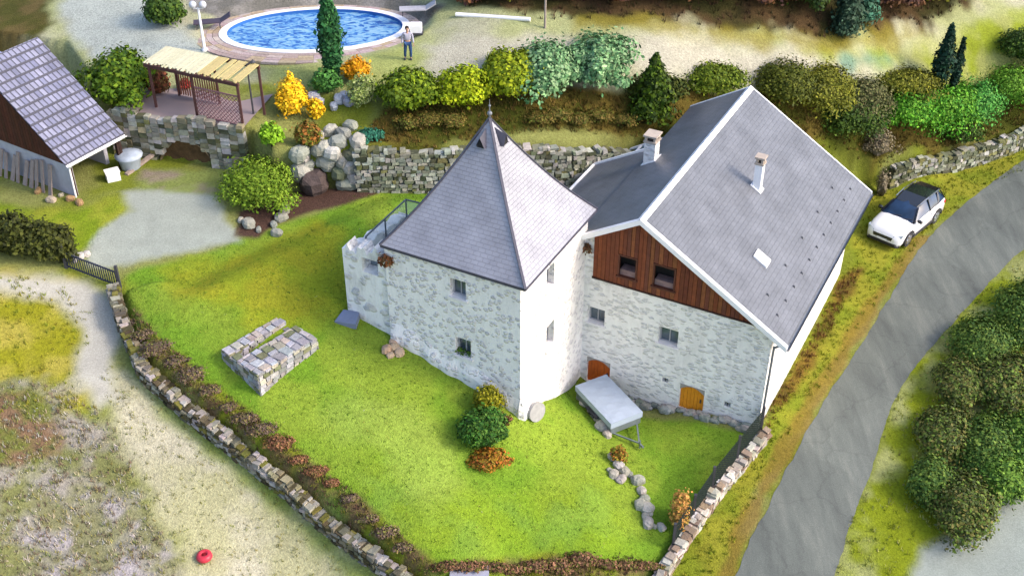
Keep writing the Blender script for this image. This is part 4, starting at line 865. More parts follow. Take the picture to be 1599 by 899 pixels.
m_ = MB(); halfpipe(m_, (0, 0, 0), (0, 1, 0), .09); V = np.array(m_.v); V = np.c_[x0+V[:, 1]*(x1-x0), -.34+V[:, 0], ez-.2+V[:, 2]]; m_.v = [tuple(q) for q in V]; m_.build('gutter', mWhite, ba)
m_ = MB(); m_.tube((.0, -.33, ez-.25), (-.0, -.1, ez-.5), .045); m_.tube((0, -.1, ez-.5), (0, -.08, -.1), .045); m_.build('downpipe', mWhite, ba)
def B(x, y, z): q = B0[:2]+be*x+bn*y; return (q[0], q[1], gz+z)
for i in range(9):
    yy = 1.1+i*.42+random.uniform(-.08, .08); o = MB(); h_ = random.uniform(1.1, 1.5)
    o.beam((0, 0, 0), (.42, random.uniform(-.15, .15), h_), random.uniform(.16, .26), .05, up=(1, 0, 0)); q = o.build('plank', mat('weathered_plank', D3(188,170,160), .9, .25, 5), None)
    q.location = B(-.52, yy, T(*B(-.52, yy, 0)[:2])-gz); q.rotation_euler = (0, 0, br_)
    tag(q, 'weathered grey board leaning on the barn white wall', 'plank', 'planks leaning on the barn')
m_ = MB(); m_.lathe([(0, .0), (.4, 0), (.45, .05), (.52, .5), (.6, .58), (.66, .7), (.5, .8), (.25, .86), (0, .88)], n=20); pt = G(205, 262); q = m_.build('covered_tub', mat('tub_white', D3(208,222,240), .5, .3, 1.6), None, True); q.location = pt; tag(q, 'round white covered tub standing between the barn and the stone arch', 'tub')
m_ = MB(); m_.box(-.3, .3, -.22, .22, 0, .5); m_.box(-.33, .33, -.25, .25, .5, .56); q = m_.build('storage_box', mWhite); q.location = B(2.0, -.35, 0); q.rotation_euler = (0, 0, .5); tag(q, 'small white lidded box at the open side of the barn', 'box')
m_ = MB(); m_.beam((0, 0, .1), (2.1, .2, .25), .18, .14); q = m_.build('timber_beam', mat('weathered_plank', None)); q.location = B(2.6, -.55, 0); q.rotation_euler = (0, 0, br_); tag(q, 'pale timber lying on the ground at the open side of the barn', 'timber')
# second building's roof just entering the frame at far left
q0 = at(-8, 112, 6.9); sb = empty('shed', (q0[0]-1.6, q0[1]+.8, 4.2), br_, 'blue grey roof corner of a shed behind the barn at the left edge', 'shed')
m_ = MB(); m_.box(-1.5, 1.5, -1.5, 1.5, -.5, 2.5); m_.build('wall', mat('barn_lime', None), sb); m_ = MB(); m_.hexa([(-1.7, -1.7, 2.5), (1.7, -1.7, 2.5), (1.7, 1.7, 3.1), (-1.7, 1.7, 3.1)], [(-1.7, -1.7, 2.6), (1.7, -1.7, 2.6), (1.7, 1.7, 3.2), (-1.7, 1.7, 3.2)]); m_.build('roof', mat('shed_roof', D3(150,160,200), .6), sb)

# ================================================================= POOL
pool = MB(); N_ = 56; zc = PZ+.06
e0, e1, e2 = ell(PA, PB, N_, zc), ell(PA+.42, PB+.36, N_, zc), ell(PA+.42, PB+.36, N_, zc-.3)
e3 = ell(PA, PB, N_, zc-.9)
swp = empty('swimming_pool', (PC[0], PC[1], zc), 0, 'oval swimming pool with bright blue water and white coping', 'swimming pool')
sh = lambda p: (p[0]-PC[0], p[1]-PC[1], p[2]-zc)
for i in range(N_): j = (i+1) % N_; pool.face([sh(e0[i]), sh(e1[i]), sh(e1[j]), sh(e0[j])]); pool.face([sh(e1[i]), sh(e2[i]), sh(e2[j]), sh(e1[j])])
pool.build('coping', mat('coping_white', (.78,.77,.8), .6, .06), swp)
m_ = MB()
for i in range(N_): j = (i+1) % N_; m_.face([sh(e3[i]), sh(e0[i]), sh(e0[j]), sh(e3[j])])
m_.build('liner', mat('liner_blue', D3(60,130,220), .5, .1), swp)
mw, t, b = nodes('pool_water'); N = t.nodes; tc = N.new('ShaderNodeTexCoord'); mp = N.new('ShaderNodeMapping'); mp.inputs['Scale'].default_value = (1.1, 2.0, 1); t.links.new(tc.outputs['Object'], mp.inputs[0])
nz = N.new('ShaderNodeTexNoise'); nz.inputs['Scale'].default_value = 1.6; nz.inputs['Detail'].default_value = 5; nz.inputs['Roughness'].default_value = .62; nz.inputs['Distortion'].default_value = 1.2; t.links.new(mp.outputs[0], nz.inputs['Vector'])
rp_ = ramp(N, [(.36, D3(20,84,180)), (.45, D3(50,130,220)), (.50, D3(120,188,240)), (.60, D3(170,218,246))]); t.links.new(nz.outputs[0], rp_.inputs[0]); t.links.new(rp_.outputs[0], b.inputs['Base Color'])  # light cyan end of the ramp paints reflections into the water colour
b.inputs['Roughness'].default_value = .25; b.inputs['Specular IOR Level'].default_value = .5
bp = N.new('ShaderNodeBump'); bp.inputs['Distance'].default_value = .02; t.links.new(nz.outputs[0], bp.inputs['Height']); t.links.new(bp.outputs[0], b.inputs['Normal'])
m_ = MB(); m_.face([sh(p) for p in ell(PA-.01, PB-.01, N_, zc-.16)]); m_.build('water', mw, swp)
# paving ring
m_ = MB(); K2 = 44
for ring in range(4):
    r0, r1 = .45+ring*.32, .45+(ring+1)*.32-.015
    a_, b_ = ell(PA+r0, PB+r0*.9, K2*2, 0), ell(PA+r1, PB+r1*.9, K2*2, 0)
    for i in range(K2):
        j = 2*i; k2 = (2*i+2) % (2*K2); z = PZ+.03; f = lambda p, zz: (p[0], p[1], zz); q = [a_[j], b_[j], b_[k2], a_[k2]]
        cc = np.mean(np.array(q)[:, :2], axis=0); q = [tuple((np.array(p[:2])-cc)*.975+cc) for p in q]; col = jc(random.choice([D3(214,192,190), D3(222,206,198), D3(200,180,172), D3(210,190,160)]), .1)
        m_.hexa([(*p, z-.12) for p in q], [(*p, z+random.uniform(0, .012)) for p in q], col)
q = m_.build('pool_deck', MATS['rock'] if False else mRock); tag(q, kind='structure')
m_ = MB()
for th in np.linspace(R(20), R(165), 60):
    a = PA+1.75+.15*math.sin(th*9); b2 = PB+1.5; p = np.array([PC[0]+a*math.cos(th)*math.cos(PANG)-b2*math.sin(th)*math.sin(PANG), PC[1]+a*math.cos(th)*math.sin(PANG)+b2*math.sin(th)*math.cos(PANG)]); s = random.uniform(.1, .2)
    m_.ball((p[0], p[1], PZ+.06), (s, s*.8, s*.7), jc(random.choice([D3(150,110,90), D3(120,100,90), D3(176,150,130)]), .2), 6, 4, .15)
q = m_.build('stone_edging', mRock); tag(q, 'curved row of brownish edging stones behind the pool', 'edging')
# double globe lamp
pp = G(320, 79); lp = empty('lamp_post', pp, 0, 'white lamp post with two round globes left of the pool', 'lamp post')
m_ = MB(); m_.lathe([(.16, 0), (.16, .08), (.07, .16), (.055, 2.2), (.05, 2.3)], n=12); m_.build('pole', mWhite, lp, True)
m_ = MB(); m_.tube((-.25, 0, 2.25), (.25, 0, 2.25), .03); m_.build('arm', mWhite, lp)
for sx in (-1, 1): m_ = MB(); m_.ball((sx*.25, 0, 2.45), .19, nu=14, nv=10); m_.build('globe', mat('lamp_globe', D3(240,244,252), .3, .03), lp, True)
# parasol base/lounger by the pool
def lounger(u, v, rz_, col, lab):
    P = G(u, v); o = empty('sun_lounger', P, rz_, lab, 'sun lounger'); m_ = MB(); m_.box(-.95, .45, -.3, .3, .28, .34); m_.hexa([(.45, -.3, .28), (1.0, -.3, .6), (1.0, .3, .6), (.45, .3, .28)], [(.45, -.3, .34), (.97, -.3, .66), (.97, .3, .66), (.45, .3, .34)]); m_.build('bed', mat('lounger_'+col[0], col[1], .7), o)
    for x in (-.8, .4):
        for y in (-.26, .26): m_ = MB(); m_.beam((x, y, 0), (x, y, .28), .05); m_.build('leg', mTrim, o)
lounger(332, 42, .2, ('dark', D3(90,80,96)), 'dark low sun lounger left of the pool near the lamp post')
lounger(652, 22, .1, ('pale', D3(206,206,214)), 'pale sun lounger beyond the right end of the pool')
P = G(650, 52); o = empty('garden_bin', P, 0, 'small white square box with dark rim beside the right end of the pool', 'box'); m_ = MB(); m_.box(-.3, .3, -.28, .28, .12, .5); m_.build('body', mWhite, o); m_ = MB(); m_.box(-.36, .36, -.34, .34, .02, .12); m_.build('base', mTrim, o)

# ================================================================= PERSON
def person(u, v, yaw, h=1.78):
    P = G(u, v); o = None
    k = h/1.78
    J = {'pel': (0, 0, .96), 'chest': (0, .0, 1.25), 'neck': (0, .0, 1.47), 'hd': (0, -.02, 1.62), 'top': (0, -.01, 1.72),
         'lh': (.10, 0, .90), 'lk': (.13, -.05, .50), 'la': (.13, .02, .09), 'lt': (.14, -.15, .04), 'rh': (-.10, 0, .90), 'rk': (-.14, .03, .50), 'ra': (-.16, .10, .09), 'rt': (-.18, -.06, .04),
         'ls': (.19, 0, 1.42), 'le': (.26, .02, 1.14), 'lw': (.28, -.10, .90), 'lf': (.28, -.14, .81), 'rs': (-.19, 0, 1.42), 're': (-.26, .02, 1.14), 'rw': (-.28, -.08, .90), 'rf': (-.28, -.12, .81)}
    Rr = {'pel': .15, 'chest': .155, 'neck': .06, 'hd': .10, 'top': .075, 'lh': .10, 'lk': .065, 'la': .045, 'lt': .04, 'ls': .065, 'le': .045, 'lw': .032, 'lf': .035}
    E_ = [('pel', 'chest'), ('chest', 'neck'), ('neck', 'hd'), ('hd', 'top'), ('pel', 'lh'), ('lh', 'lk'), ('lk', 'la'), ('la', 'lt'), ('pel', 'rh'), ('rh', 'rk'), ('rk', 'ra'), ('ra', 'rt'), ('chest', 'ls'), ('ls', 'le'), ('le', 'lw'), ('lw', 'lf'), ('chest', 'rs'), ('rs', 're'), ('re', 'rw'), ('rw', 'rf')]
    def skin(names, grow, name, m, parent=None):
        me = bpy.data.meshes.new(name); nm = [x for x in J if x in names]; me.from_pydata([J[x] for x in nm], [(nm.index(a), nm.index(b)) for a, b in E_ if a in nm and b in nm], [])
        ob = bpy.data.objects.new(name, me); COL.objects.link(ob); sk = ob.modifiers.new('s', 'SKIN'); ss = ob.modifiers.new('u', 'SUBSURF'); ss.levels = ss.render_levels = 2
        for i, x in enumerate(nm):
            r = Rr.get(x, Rr.get('l'+x[1:], .05))+grow; me.skin_vertices[0].data[i].radius = (r, r*.8 if x in ('pel', 'chest') else r); 
        me.skin_vertices[0].data[0].use_root = True; me.materials.append(m); sk.use_smooth_shade = True
        if parent: ob.parent = parent
        return ob
    mSk = mat('skin', D3(220,176,150), .6, .05)
    body = skin(list(J), -.012, 'person', mSk); body.location = P; body.rotation_euler = (0, 0, yaw); body.scale = (k, k, k)
    tag(body, 'person in a pale top and blue jeans standing beside the pool', 'person')
    skin(['pel', 'chest', 'ls', 'le', 'rs', 're', 'lw', 'rw'], .012, 'shirt', mat('shirt', D3(206,206,226), .8, .1), body)
    skin(['pel', 'lh', 'lk', 'la', 'rh', 'rk', 'ra'], .016, 'jeans', mat('jeans', D3(60,96,150), .8, .15), body)
    m_ = MB(); m_.ball((0, .01, 1.67), (.105, .115, .105), nu=14, nv=10, jit=.02); V = np.array(m_.v); V[:, 1] = np.where((V[:, 1] < -.03) & (V[:, 2] < 1.68), -.03, V[:, 1]); m_.v = [tuple(q) for q in V]; m_.build('hair', mat('hair', D3(60,44,36), .8), body, True)
    for sx in (-.13, .165):
        m_ = MB(); m_.ball((-sx if sx > .15 else -sx+.0, (-.04 if sx < 0 else .03), .04), (.055, .14, .05), sq=.8); m_.build('shoe', mTrim, body, True)
    for s in (-1, 1): m_ = MB(); m_.ball((s*.035, -.118, 1.63), (.014, .008, .01)); m_.build('eye', mTrim, body); m_ = MB(); m_.ball((s*.105, -.01, 1.61), (.014, .03, .035)); m_.build('ear', mSk, body, True)
    m_ = MB(); m_.ball((0, -.128, 1.605), (.014, .02, .022)); m_.build('nose', mSk, body, True)
    for s in (-1, 1):
        m_ = MB(); m_.ball((s*.28, -.125, .83), (.02, .04, .05))
        for f_ in range(4): x = s*.28+(f_-1.5)*.018; m_.tube((x, -.13, .80), (x, -.15, .73+abs(f_-1.5)*.008), .009, .007, 6)
        m_.tube((s*.255, -.14, .83), (s*.235, -.16, .79), .010, .008, 6); m_.build('hand', mSk, body)
person(638, 93, .15)

# ================================================================= CAR
def car(P, yaw):
    o = empty('parked_car', P, yaw, 'white sport utility car with black roof parked beside the house and road', 'car')   # +x = front
    mP = mat('car_white', (.82, .82, .84), .22, .02, coat=.6, spec=.5); mB = mat('car_black', (.012, .013, .016), .15, .05, spec=.6, coat=.5); mPl = mat('car_plastic', (.03, .03, .033), .6)
    mG = glass_mat('car_glass', (.012, .03, .07), .05); mS = mat('car_chrome', (.6, .6, .62), .2, .02, metal=.9)
    
    # lower body: stations front->rear  (x, halfwidth, z bottom, z shoulder, z centre)
    S = [(2.27, .62, .34, .62, .66), (2.20, .80, .26, .72, .78), (2.0, .88, .24, .84, .90), (1.6, .915, .24, .93, 1.0), (1.05, .93, .24, .99, 1.07), (.5, .93, .24, 1.02, 1.08), (-.3, .93, .24, 1.05, 1.1), (-1.1, .93, .24, 1.08, 1.12), (-1.7, .92, .26, 1.10, 1.14), (-2.1, .88, .30, 1.08, 1.12), (-2.24, .80, .36, 1.0, 1.05), (-2.28, .68, .42, .88, .9)]
    wheels = [(1.38), (-1.36)]; wr = .37
    xs = sorted({*[s[0] for s in S], *[wx+d for wx in wheels for d in np.linspace(-.44, .44, 11)]}, reverse=True)
    Sa = np.array(S)[::-1]
    def st(x): return [x]+[float(np.interp(x, Sa[:, 0], Sa[:, i])) for i in range(1, 5)]
    m_ = MB(); rows = []
    for x in xs:
        x, hw, zb, zs, zc_ = st(x); zarch = zb
        for wx in wheels:
            q = abs(x-wx)
            if q <= .441: zarch = max(zarch, .36+math.sqrt(max(0, .44**2-q*q))*.95)
        zmid = max((zb+zs)/2+.06, zarch+.02)
        rows.append([(x, 0, zc_), (x, hw*.55, zc_-.01), (x, hw*.86, zs+.015), (x, hw*.96, zs-.05), (x, hw, zmid if zmid < zs-.08 else zs-.08), (x, hw*.985, max(zarch, zb+.12)), (x, hw*.95, zarch), (x, hw*.6, zb if zarch == zb else zarch)])
    def add(rows, sg):
        n_ = len(rows[0]); k = len(m_.v)
        for r in rows: m_.v += [(p[0], p[1]*sg, p[2]) for p in r]
        for i in range(len(rows)-1):
            for j in range(n_-1):
                q = (k+i*n_+j, k+i*n_+j+1, k+(i+1)*n_+j+1, k+(i+1)*n_+j); m_.f.append(q if sg > 0 else q[::-1]); m_.c.append(None); m_.uv.append(None)
        m_.face([(p[0], p[1]*sg, p[2]) for p in rows[0]]+[(rows[0][0][0], 0, rows[0][-1][2])]); m_.face([(p[0], p[1]*sg, p[2]) for p in rows[-1]]+[(rows[-1][0][0], 0, rows[-1][-1][2])])
    add(rows, 1); add(rows, -1); m_.build('body', mP, o, True)
    u_ = MB(); u_.box(-2.1, 2.1, -.7, .7, .2, .5); u_.box(-.9, .9, -.86, .86, .2, .42); u_.build('underbody', mPl, o)
    # greenhouse
    g_ = MB(); GS = [(1.02, .80, 1.04, .80, 1.05), (.35, .80, 1.05, .60, 1.50), (-.5, .80, 1.07, .63, 1.60), (-1.5, .80, 1.09, .60, 1.56), (-1.95, .76, 1.12, .55, 1.42), (-2.17, .72, 1.08, .66, 1.12)]
    r_ = [[(x, 0, zt_+.03 if i not in (0, 5) else zt_+.0), (x, wt*.9, zt_), (x, wt, zt_-.03), (x, wb+.07, zb)] for i, (x, wb, zb, wt, zt_) in enumerate(GS)]
    m_ = MB(); add(r_, 1); add(r_, -1); m_.build('windows', mG, o, True)
    rt = MB(); RS = [(.32, .56, 1.525), (-.5, .60, 1.655), (-1.5, .57, 1.60), (-2.12, .52, 1.46)]
    for (xa, wa, za), (xb, wb, zb) in zip(RS[:-1], RS[1:]):
        rt.hexa([(xa, -wa, za-.05), (xa, wa, za-.05), (xb, wb, zb-.05), (xb, -wb, zb-.05)], [(xa, -wa*.95, za), (xa, wa*.95, za), (xb, wb*.95, zb), (xb, -wb*.95, zb)])
    rt.build('roof', mB, o)
    pl_ = MB()
    for s in (-1, 1):
        for (x0_, z0_, w0_), (x1_, z1_, w1_) in ((((1.0), 1.05, .86), (.36, 1.52, .62)), ((-.55, 1.06, .875), (-.5, 1.6, .64)), ((-1.35, 1.08, .875), (-1.5, 1.57, .62)), ((-2.1, 1.1, .80), (-1.97, 1.44, .58))): pl_ = MB(); pl_.beam((x0_, s*w0_, z0_), (x1_, s*w1_, z1_), .07, .05); pl_.build('pillar', mB, o)
    for s in (-1, 1): rr_ = MB(); rr_.beam((.2, s*.62, 1.60), (-.6, s*.64, 1.68), .04, .04); rr_.beam((-.6, s*.64, 1.68), (-1.7, s*.60, 1.62), .04, .04); rr_.build('roof_rail', mS, o)
    for wx in wheels:
        for s in (-1, 1):
            ty = MB(); ty.tube((wx, s*.68, wr), (wx, s*.92, wr), wr, wr, 24); wo = ty.build('wheel', mPl, o); rm = MB(); rm.tube((wx, s*.905, wr), (wx, s*.93, wr), .25, .24, 20)
            for k2 in range(5): a = k2*1.2566; rm.beam((wx+.04*math.cos(a), s*.935, wr+.04*math.sin(a)), (wx+.22*math.cos(a), s*.935, wr+.22*math.sin(a)), .06, .02, up=(0, 1, 0))
            rm.build('rim', mS, wo)
            ar = MB()
            for a in np.linspace(0, math.pi, 13)[:-1]: b3 = a+math.pi/12; ar.beam((wx+.45*math.cos(a), s*.925, wr+.43*math.sin(a)), (wx+.45*math.cos(b3), s*.925, wr+.43*math.sin(b3)), .05, .05)
            ar.build('arch_trim', mPl, o)
    for s in (-1, 1):
        hl = MB(); hl.hexa([(2.255, s*.50, .66), (2.10, s*.86, .70), (1.98, s*.86, .72), (2.12, s*.5, .68)], [(2.225, s*.50, .74), (2.06, s*.87, .82), (1.92, s*.87, .84), (2.08, s*.5, .76)]); hl.build('headlight', mat('headlight', (.35, .4, .45), .08, .02, spec=.8), o)
        tl_ = MB(); tl_.hexa([(-2.295, s*.5, .86), (-2.1, s*.90, .86), (-2.02, s*.9, .86), (-2.2, s*.5, .86)], [(-2.285, s*.5, .98), (-2.1, s*.895, 1.0), (-2.0, s*.88, 1.0), (-2.2, s*.5, .98)]); tl_.build('tail_light', mat('tail_light', (.5, .02, .02), .2), o)
        mi = MB(); mi.ball((.78, s*1.02, 1.10), (.08, .13, .085), sq=.7); mi.build('mirror', mB, o, True)
        tr_ = MB(); tr_.beam((1.0, s*.925, .36), (-1.0, s*.925, .36), .05, .14); tr_.build('side_trim', mPl, o)
        for xd in (.45, -.55): dh = MB(); dh.box(xd-.1, xd+.1, s*.955-.02, s*.955+.02, .92, .95); dh.build('door_handle', mS, o)
    gr = MB(); gr.hexa([(2.30, -.46, .50), (2.30, .46, .50), (2.18, .46, .5), (2.18, -.46, .5)], [(2.27, -.5, .66), (2.27, .5, .66), (2.15, .5, .66), (2.15, -.5, .66)]); gr.build('grille', mB, o)
    bm = MB(); bm.hexa([(2.27, -.74, .22), (2.27, .74, .22), (2.1, .84, .22), (2.1, -.84, .22)], [(2.31, -.62, .38), (2.31, .62, .38), (2.1, .80, .38), (2.1, -.80, .38)]); bm.build('bumper', mPl, o)
    bm = MB(); bm.box(-2.32, -2.1, -.74, .74, .34, .56); bm.build('bumper', mPl, o)
    pt_ = MB(); pt_.box(2.31, 2.325, -.25, .25, .42, .52); pt_.build('number_plate', mWhite, o)
    wp = MB()
    for y_ in (-.3, .25): wp.beam((1.02, y_, 1.085), (.9, y_+.45, 1.15), .02, .02)
    wp.build('wiper', mTrim, o); return o
cf = G(1387, 384); cr = G(1462, 318); yaw = math.atan2((cf-cr)[1], (cf-cr)[0]); cc = (cf*.52+cr*.48)+np.array([-.42, -.05, 0])
co = car((cc[0], cc[1], T(cc[0], cc[1])+.02), yaw)
co.scale = (1.1, 1.1, 1.1)

# ================================================================= TRAILER
ta_ = at(922, 606, -2.25); tb_ = at(978, 668, -2.25); yaw = math.atan2((tb_-ta_)[1], (tb_-ta_)[0]); tc_ = at(948, 640, -2.2)
tzt = -1.25
k1, k2, k3, k4 = [at(u, v, tzt) for u, v in ((905, 602), (941, 584), (995, 632), (962, 671))]
cen = (k1+k2+k3+k4)/4; dl = ((k4-k1)+(k3-k2))[:2]; yaw = math.atan2(dl[1], dl[0]); TL = (np.linalg.norm((k4-k1)[:2])+np.linalg.norm((k3-k2)[:2]))/2; TWd = (np.linalg.norm((k2-k1)[:2])+np.linalg.norm((k3-k4)[:2]))/2*.98
tz = T(cen[0], cen[1]); hh = tzt-tz
tr = empty('covered_trailer', (cen[0], cen[1], tz), yaw, 'small car trailer with pale blue white tarpaulin cover parked on the sunken lawn', 'trailer')
l2, w2 = TL/2, TWd/2
mCv = mat('tarpaulin', D3(206,222,244), .5, .06, 2, .02, 3); mGal = mat('galvanised', D3(160,172,180), .4, .15, metal=.4)
m_ = MB(); nxs, nys = 14, 8
def cz(i, j): a = abs(2*i/nxs-1); b = abs(2*j/nys-1); return hh-.02+.07*(1-a**4)*(1-b**3)+.015*math.sin(i*1.9)*math.cos(j*1.3)
for i in range(nxs):
    for j in range(nys):
        q = lambda i, j: (-l2+TL*i/nxs, -w2+TWd*j/nys, cz(i, j)); m_.face([q(i, j), q(i+1, j), q(i+1, j+1), q(i, j+1)])
m_.box(-l2-.02, l2+.02, -w2-.02, -w2+.02, hh-.30, hh-.015); m_.box(-l2-.02, l2+.02, w2-.02, w2+.02, hh-.30, hh-.015); m_.box(-l2-.02, -l2+.02, -w2, w2, hh-.30, hh-.016); m_.box(l2-.02, l2+.021, -w2, w2, hh-.30, hh-.016)
m_.build('cover', mCv, tr)
m_ = MB(); m_.box(-l2+.03, l2-.03, -w2+.03, w2-.03, .42, hh-.06); m_.build('box', mGal, tr)
m_ = MB()
for s in (-1, 1): m_.beam((l2-.1, s*w2*.8, .4), (l2+1.0, 0, .42), .06)
m_.beam((l2+.9, 0, .42), (l2+1.3, 0, .42), .07); m_.build('drawbar', mGal, tr)
m_ = MB(); m_.tube((l2+1.05, .0, .02), (l2+1.05, 0, .6), .03); m_.tube((l2+1.05, -.04, .1), (l2+1.05, .04, .1), .1, .1, 12); m_.build('jockey_wheel', mGal, tr)
for s in (-1, 1):
    m_ = MB(); m_.tube((0, s*(w2-.05)-.09, .3), (0, s*(w2-.05)+.09, .3), .3, .3, 20); wo = m_.build('wheel', mat('car_plastic', None), tr); m_ = MB(); m_.tube((0, s*(w2-.05)-.1, .3), (0, s*(w2-.05)+.1, .3), .16, .16, 14); m_.build('rim', mGal, wo)
    m_ = MB(); m_.box(-.42, .42, s*w2-.12, s*w2+.12, .6, .65); m_.build('mudguard', mTrim, tr)

# ================================================================= STONE BARBECUE / BASIN in the lawn
q = [at(u, v, 2.55) for u, v in ((343, 553), (405, 609), (497, 528), (437, 497))]      # left, front, right, back at top level
zt_b = T(*G(420, 560)[:2])+.48; q = [at(u, v, zt_b) for u, v in ((343, 549), (406, 586), (498, 526), (436, 497))]
c0 = sum(q)/4; ux = ((q[2]-q[1])+(q[3]-q[0]))[:2]; LU = np.linalg.norm(ux)/2; ux /= np.linalg.norm(ux); LV = np.linalg.norm((q[1]-q[0])[:2])*.95; yaw = math.atan2(ux[1], ux[0]); zg = sum(T(*p[:2]) for p in q)/4+.05
bs = empty('stone_bench', (c0[0], c0[1], zg), yaw, 'low rectangular stone built bench and table with a sunken slot standing in the lawn', 'stone bench')
def rubble(parent, name, x0, x1, y0, y1, z0, z1, cols, sz=.3):
    m_ = MB(); m_.box(x0+.05, x1-.05, y0+.05, y1-.05, z0, z1-.03, jc(cols[0], .1))
    def st(c, h): 
        vs = []
        for dz in (-1, 1):
            for sx, sy in ((-1, -1), (1, -1), (1, 1), (-1, 1)): vs.append((c[0]+sx*h[0]*random.uniform(.62, 1.08), c[1]+sy*h[1]*random.uniform(.62, 1.08), c[2]+dz*h[2]*random.uniform(.8, 1.02)))
        m_.hexa(vs[:4], vs[4:], jc(random.choice(cols), .22))
    z = z0
    while z < z1-.06:
        h_ = min(random.uniform(.14, .24), z1-z)
        for (a, b, fx) in ((x0, x1, 'x'), (y0, y1, 'y')):
            s = a
            while s < b-.05:
                w_ = min(random.uniform(.2, .45), b-s)
                if fx == 'x': st((s+w_/2, y0+.06, z+h_/2), (w_/2, .09, h_/2)); st((s+w_/2, y1-.06, z+h_/2), (w_/2, .09, h_/2))
                else: st((x0+.06, s+w_/2, z+h_/2), (.09, w_/2, h_/2)); st((x1-.06, s+w_/2, z+h_/2), (.09, w_/2, h_/2))
                s += w_
        z += h_
    x = x0                      # flags on top
    while x < x1-.05:
        w_ = min(random.uniform(.22, .5), x1-x); y = y0
        while y < y1-.05: d_ = min(random.uniform(.18, .6), y1-y); st((x+w_/2, y+d_/2, z1), (w_/2, d_/2, .04)); y += d_
        x += w_
    return m_.build(name, mRock, parent)
CG = [D3(196,198,206), D3(206,206,210), D3(180,178,180), D3(210,200,188), D3(150,152,120)]
hx, hy = LU/2, LV/2
rubble(bs, 'table', -hx, hx, -hy, hy*.16, -1., .43, CG); rubble(bs, 'back_bench', -hx, hx*.9, hy*.55, hy, -1., .50, CG); rubble(bs, 'end_wall', -hx, -hx+.4, hy*.16, hy*.55, -1., .42, CG); rubble(bs, 'end_wall', hx*.9-.3, hx*.9, hy*.16, hy*.55, -1., .3, CG)
m_ = MB(); m_.box(-hx+.4, hx*.9-.3, hy*.16, hy*.55, -.6, .08); m_.build('slot_floor', mat('slot_soil', D3(96,72,70), .9, .3), bs)

# ================================================================= ROCKS
def rocks(name, pxs, smin, smax, cols, label, cat='rock', group=None, flat=.7, each=True):
    for i, (u, v) in enumerate(pxs):
        P = G(u, v); s = random.uniform(smin, smax); m_ = MB(); m_.ball((0, 0, s*.3), (s, s*random.uniform(.65, .9), s*flat), jc(random.choice(cols), .15), 10, 7, .10, .75)
        o = m_.build(name, mRock); o.location = P; o.rotation_euler = (random.uniform(-.2, .2), random.uniform(-.2, .2), random.random()*6); tag(o, label, cat, group)
PAL = [D3(214,208,200), D3(196,194,182), D3(180,182,170), D3(222,218,206)]
rocks('rock', [(516,208),(536,214),(528,226),(508,232),(548,200),(560,224),(500,215)], .28, .5, PAL, 'pale rounded rock stacked in the rock garden right of the yellow bush', group='rocks above the rock garden')
rocks('rock', [(random.Random(i).randint(452, 562), 238+int((i*7) % 58)) for i in range(27)]+[(566,270),(572,285),(570,250)], .26, .55, PAL+STG[:3], 'grey rock in the tumbled rock garden left of the retaining wall', group='rocks of the rock garden')
rocks('boulder', [(492,290)], .85, .9, [D3(110,96,92)], 'large dark rounded boulder beside the flower bed', 'boulder')
rocks('rock', [(538,150),(546,162),(530,158),(522,168),(552,148),(490,152),(496,164)], .2, .42, [D3(226,230,244), D3(200,208,226)], 'white rock below the tall cypress', group='white rocks below the cypress')
rocks('rock', [(404,360),(428,352),(440,342),(432,366),(388,352),(444,330),(376,345)], .18, .34, PAL, 'rock edging the round bush in the yard', group='rocks round the ball bush')
rocks('rock', [(604,548),(616,544),(610,556),(624,552),(614,536)], .16, .28, [D3(232,204,170), D3(222,190,160)], 'sandy coloured stone piled at the foot of the tower left corner', group='sandy stones at the tower foot')
rocks('rock', [(116,408),(126,402),(136,398),(120,400)], .14, .24, [D3(222,222,214)], 'whitish stone by the iron gate post', group='white stones by the gate')
low = [(905,622),(914,632),(925,645),(934,656),(940,668),(948,680),(960,716),(966,728),(958,742),(970,750),(984,742),(996,752),(1002,768),(1006,782),(1010,796),(1008,808),(1020,822),(1032,824),(1012,818),(952,735),(975,738),(945,674),(930,650),(1000,790),(1014,804)]
rocks('rock', low, .14, .34, PAL, 'pale stone in the tumbled row dividing the lawn below the trailer', group='stones dividing the lawn')
rocks('rock', [(740,668),(748,662),(756,668),(730,664)], .14, .26, PAL, 'small pale stone in the island flower bed before the tower', group='stones of the island bed')
rocks('rock', [(80,314),(96,306),(110,312),(60,300),(124,318)], .15, .24, [D3(200,190,170), D3(186,150,110)], 'small rock along the foot of the barn white wall', group='rocks at the barn foot')
m_ = MB(); m_.tube((0, -.06, 0), (0, .08, 0), .42, .42, 22); q = m_.build('millstone', mat('millstone', D3(196,196,196), .9, .15, 5)); p = W(.48, .55); z = T(p[0], p[1]); q.location = (p[0], p[1], z+.38); q.rotation_euler = (R(-12), 0, HROT+R(70)); tag(q, 'round grey millstone leaning against the tower front corner', 'millstone')
m_ = MB(); m_.hexa([(0, 0, -.1), (.9, .3, -.1), (.6, .9, -.1), (-.1, .7, -.1)], [(0, 0, .12), (.9, .3, .16), (.6, .9, .3), (-.1, .7, .26)]); q = m_.build('stone_slab', mat('blue_slab', D3(150,162,190), .7, .1)); q.location = G(534, 505)-np.array([.3, 0, 0]); q.rotation_euler = (0, 0, -.6); tag(q, 'blue grey stone slab at the left foot of the ruined wall', 'slab')
m_ = MB(); m_.box(-.7, .7, -.3, .3, 0, .14); q = m_.build('stone_slab', mat('pale_slab', D3(190,192,212), .7, .1)); q.location = G(733, 897); tag(q, 'pale grey slab lying at the bottom edge of the lawn', 'slab')

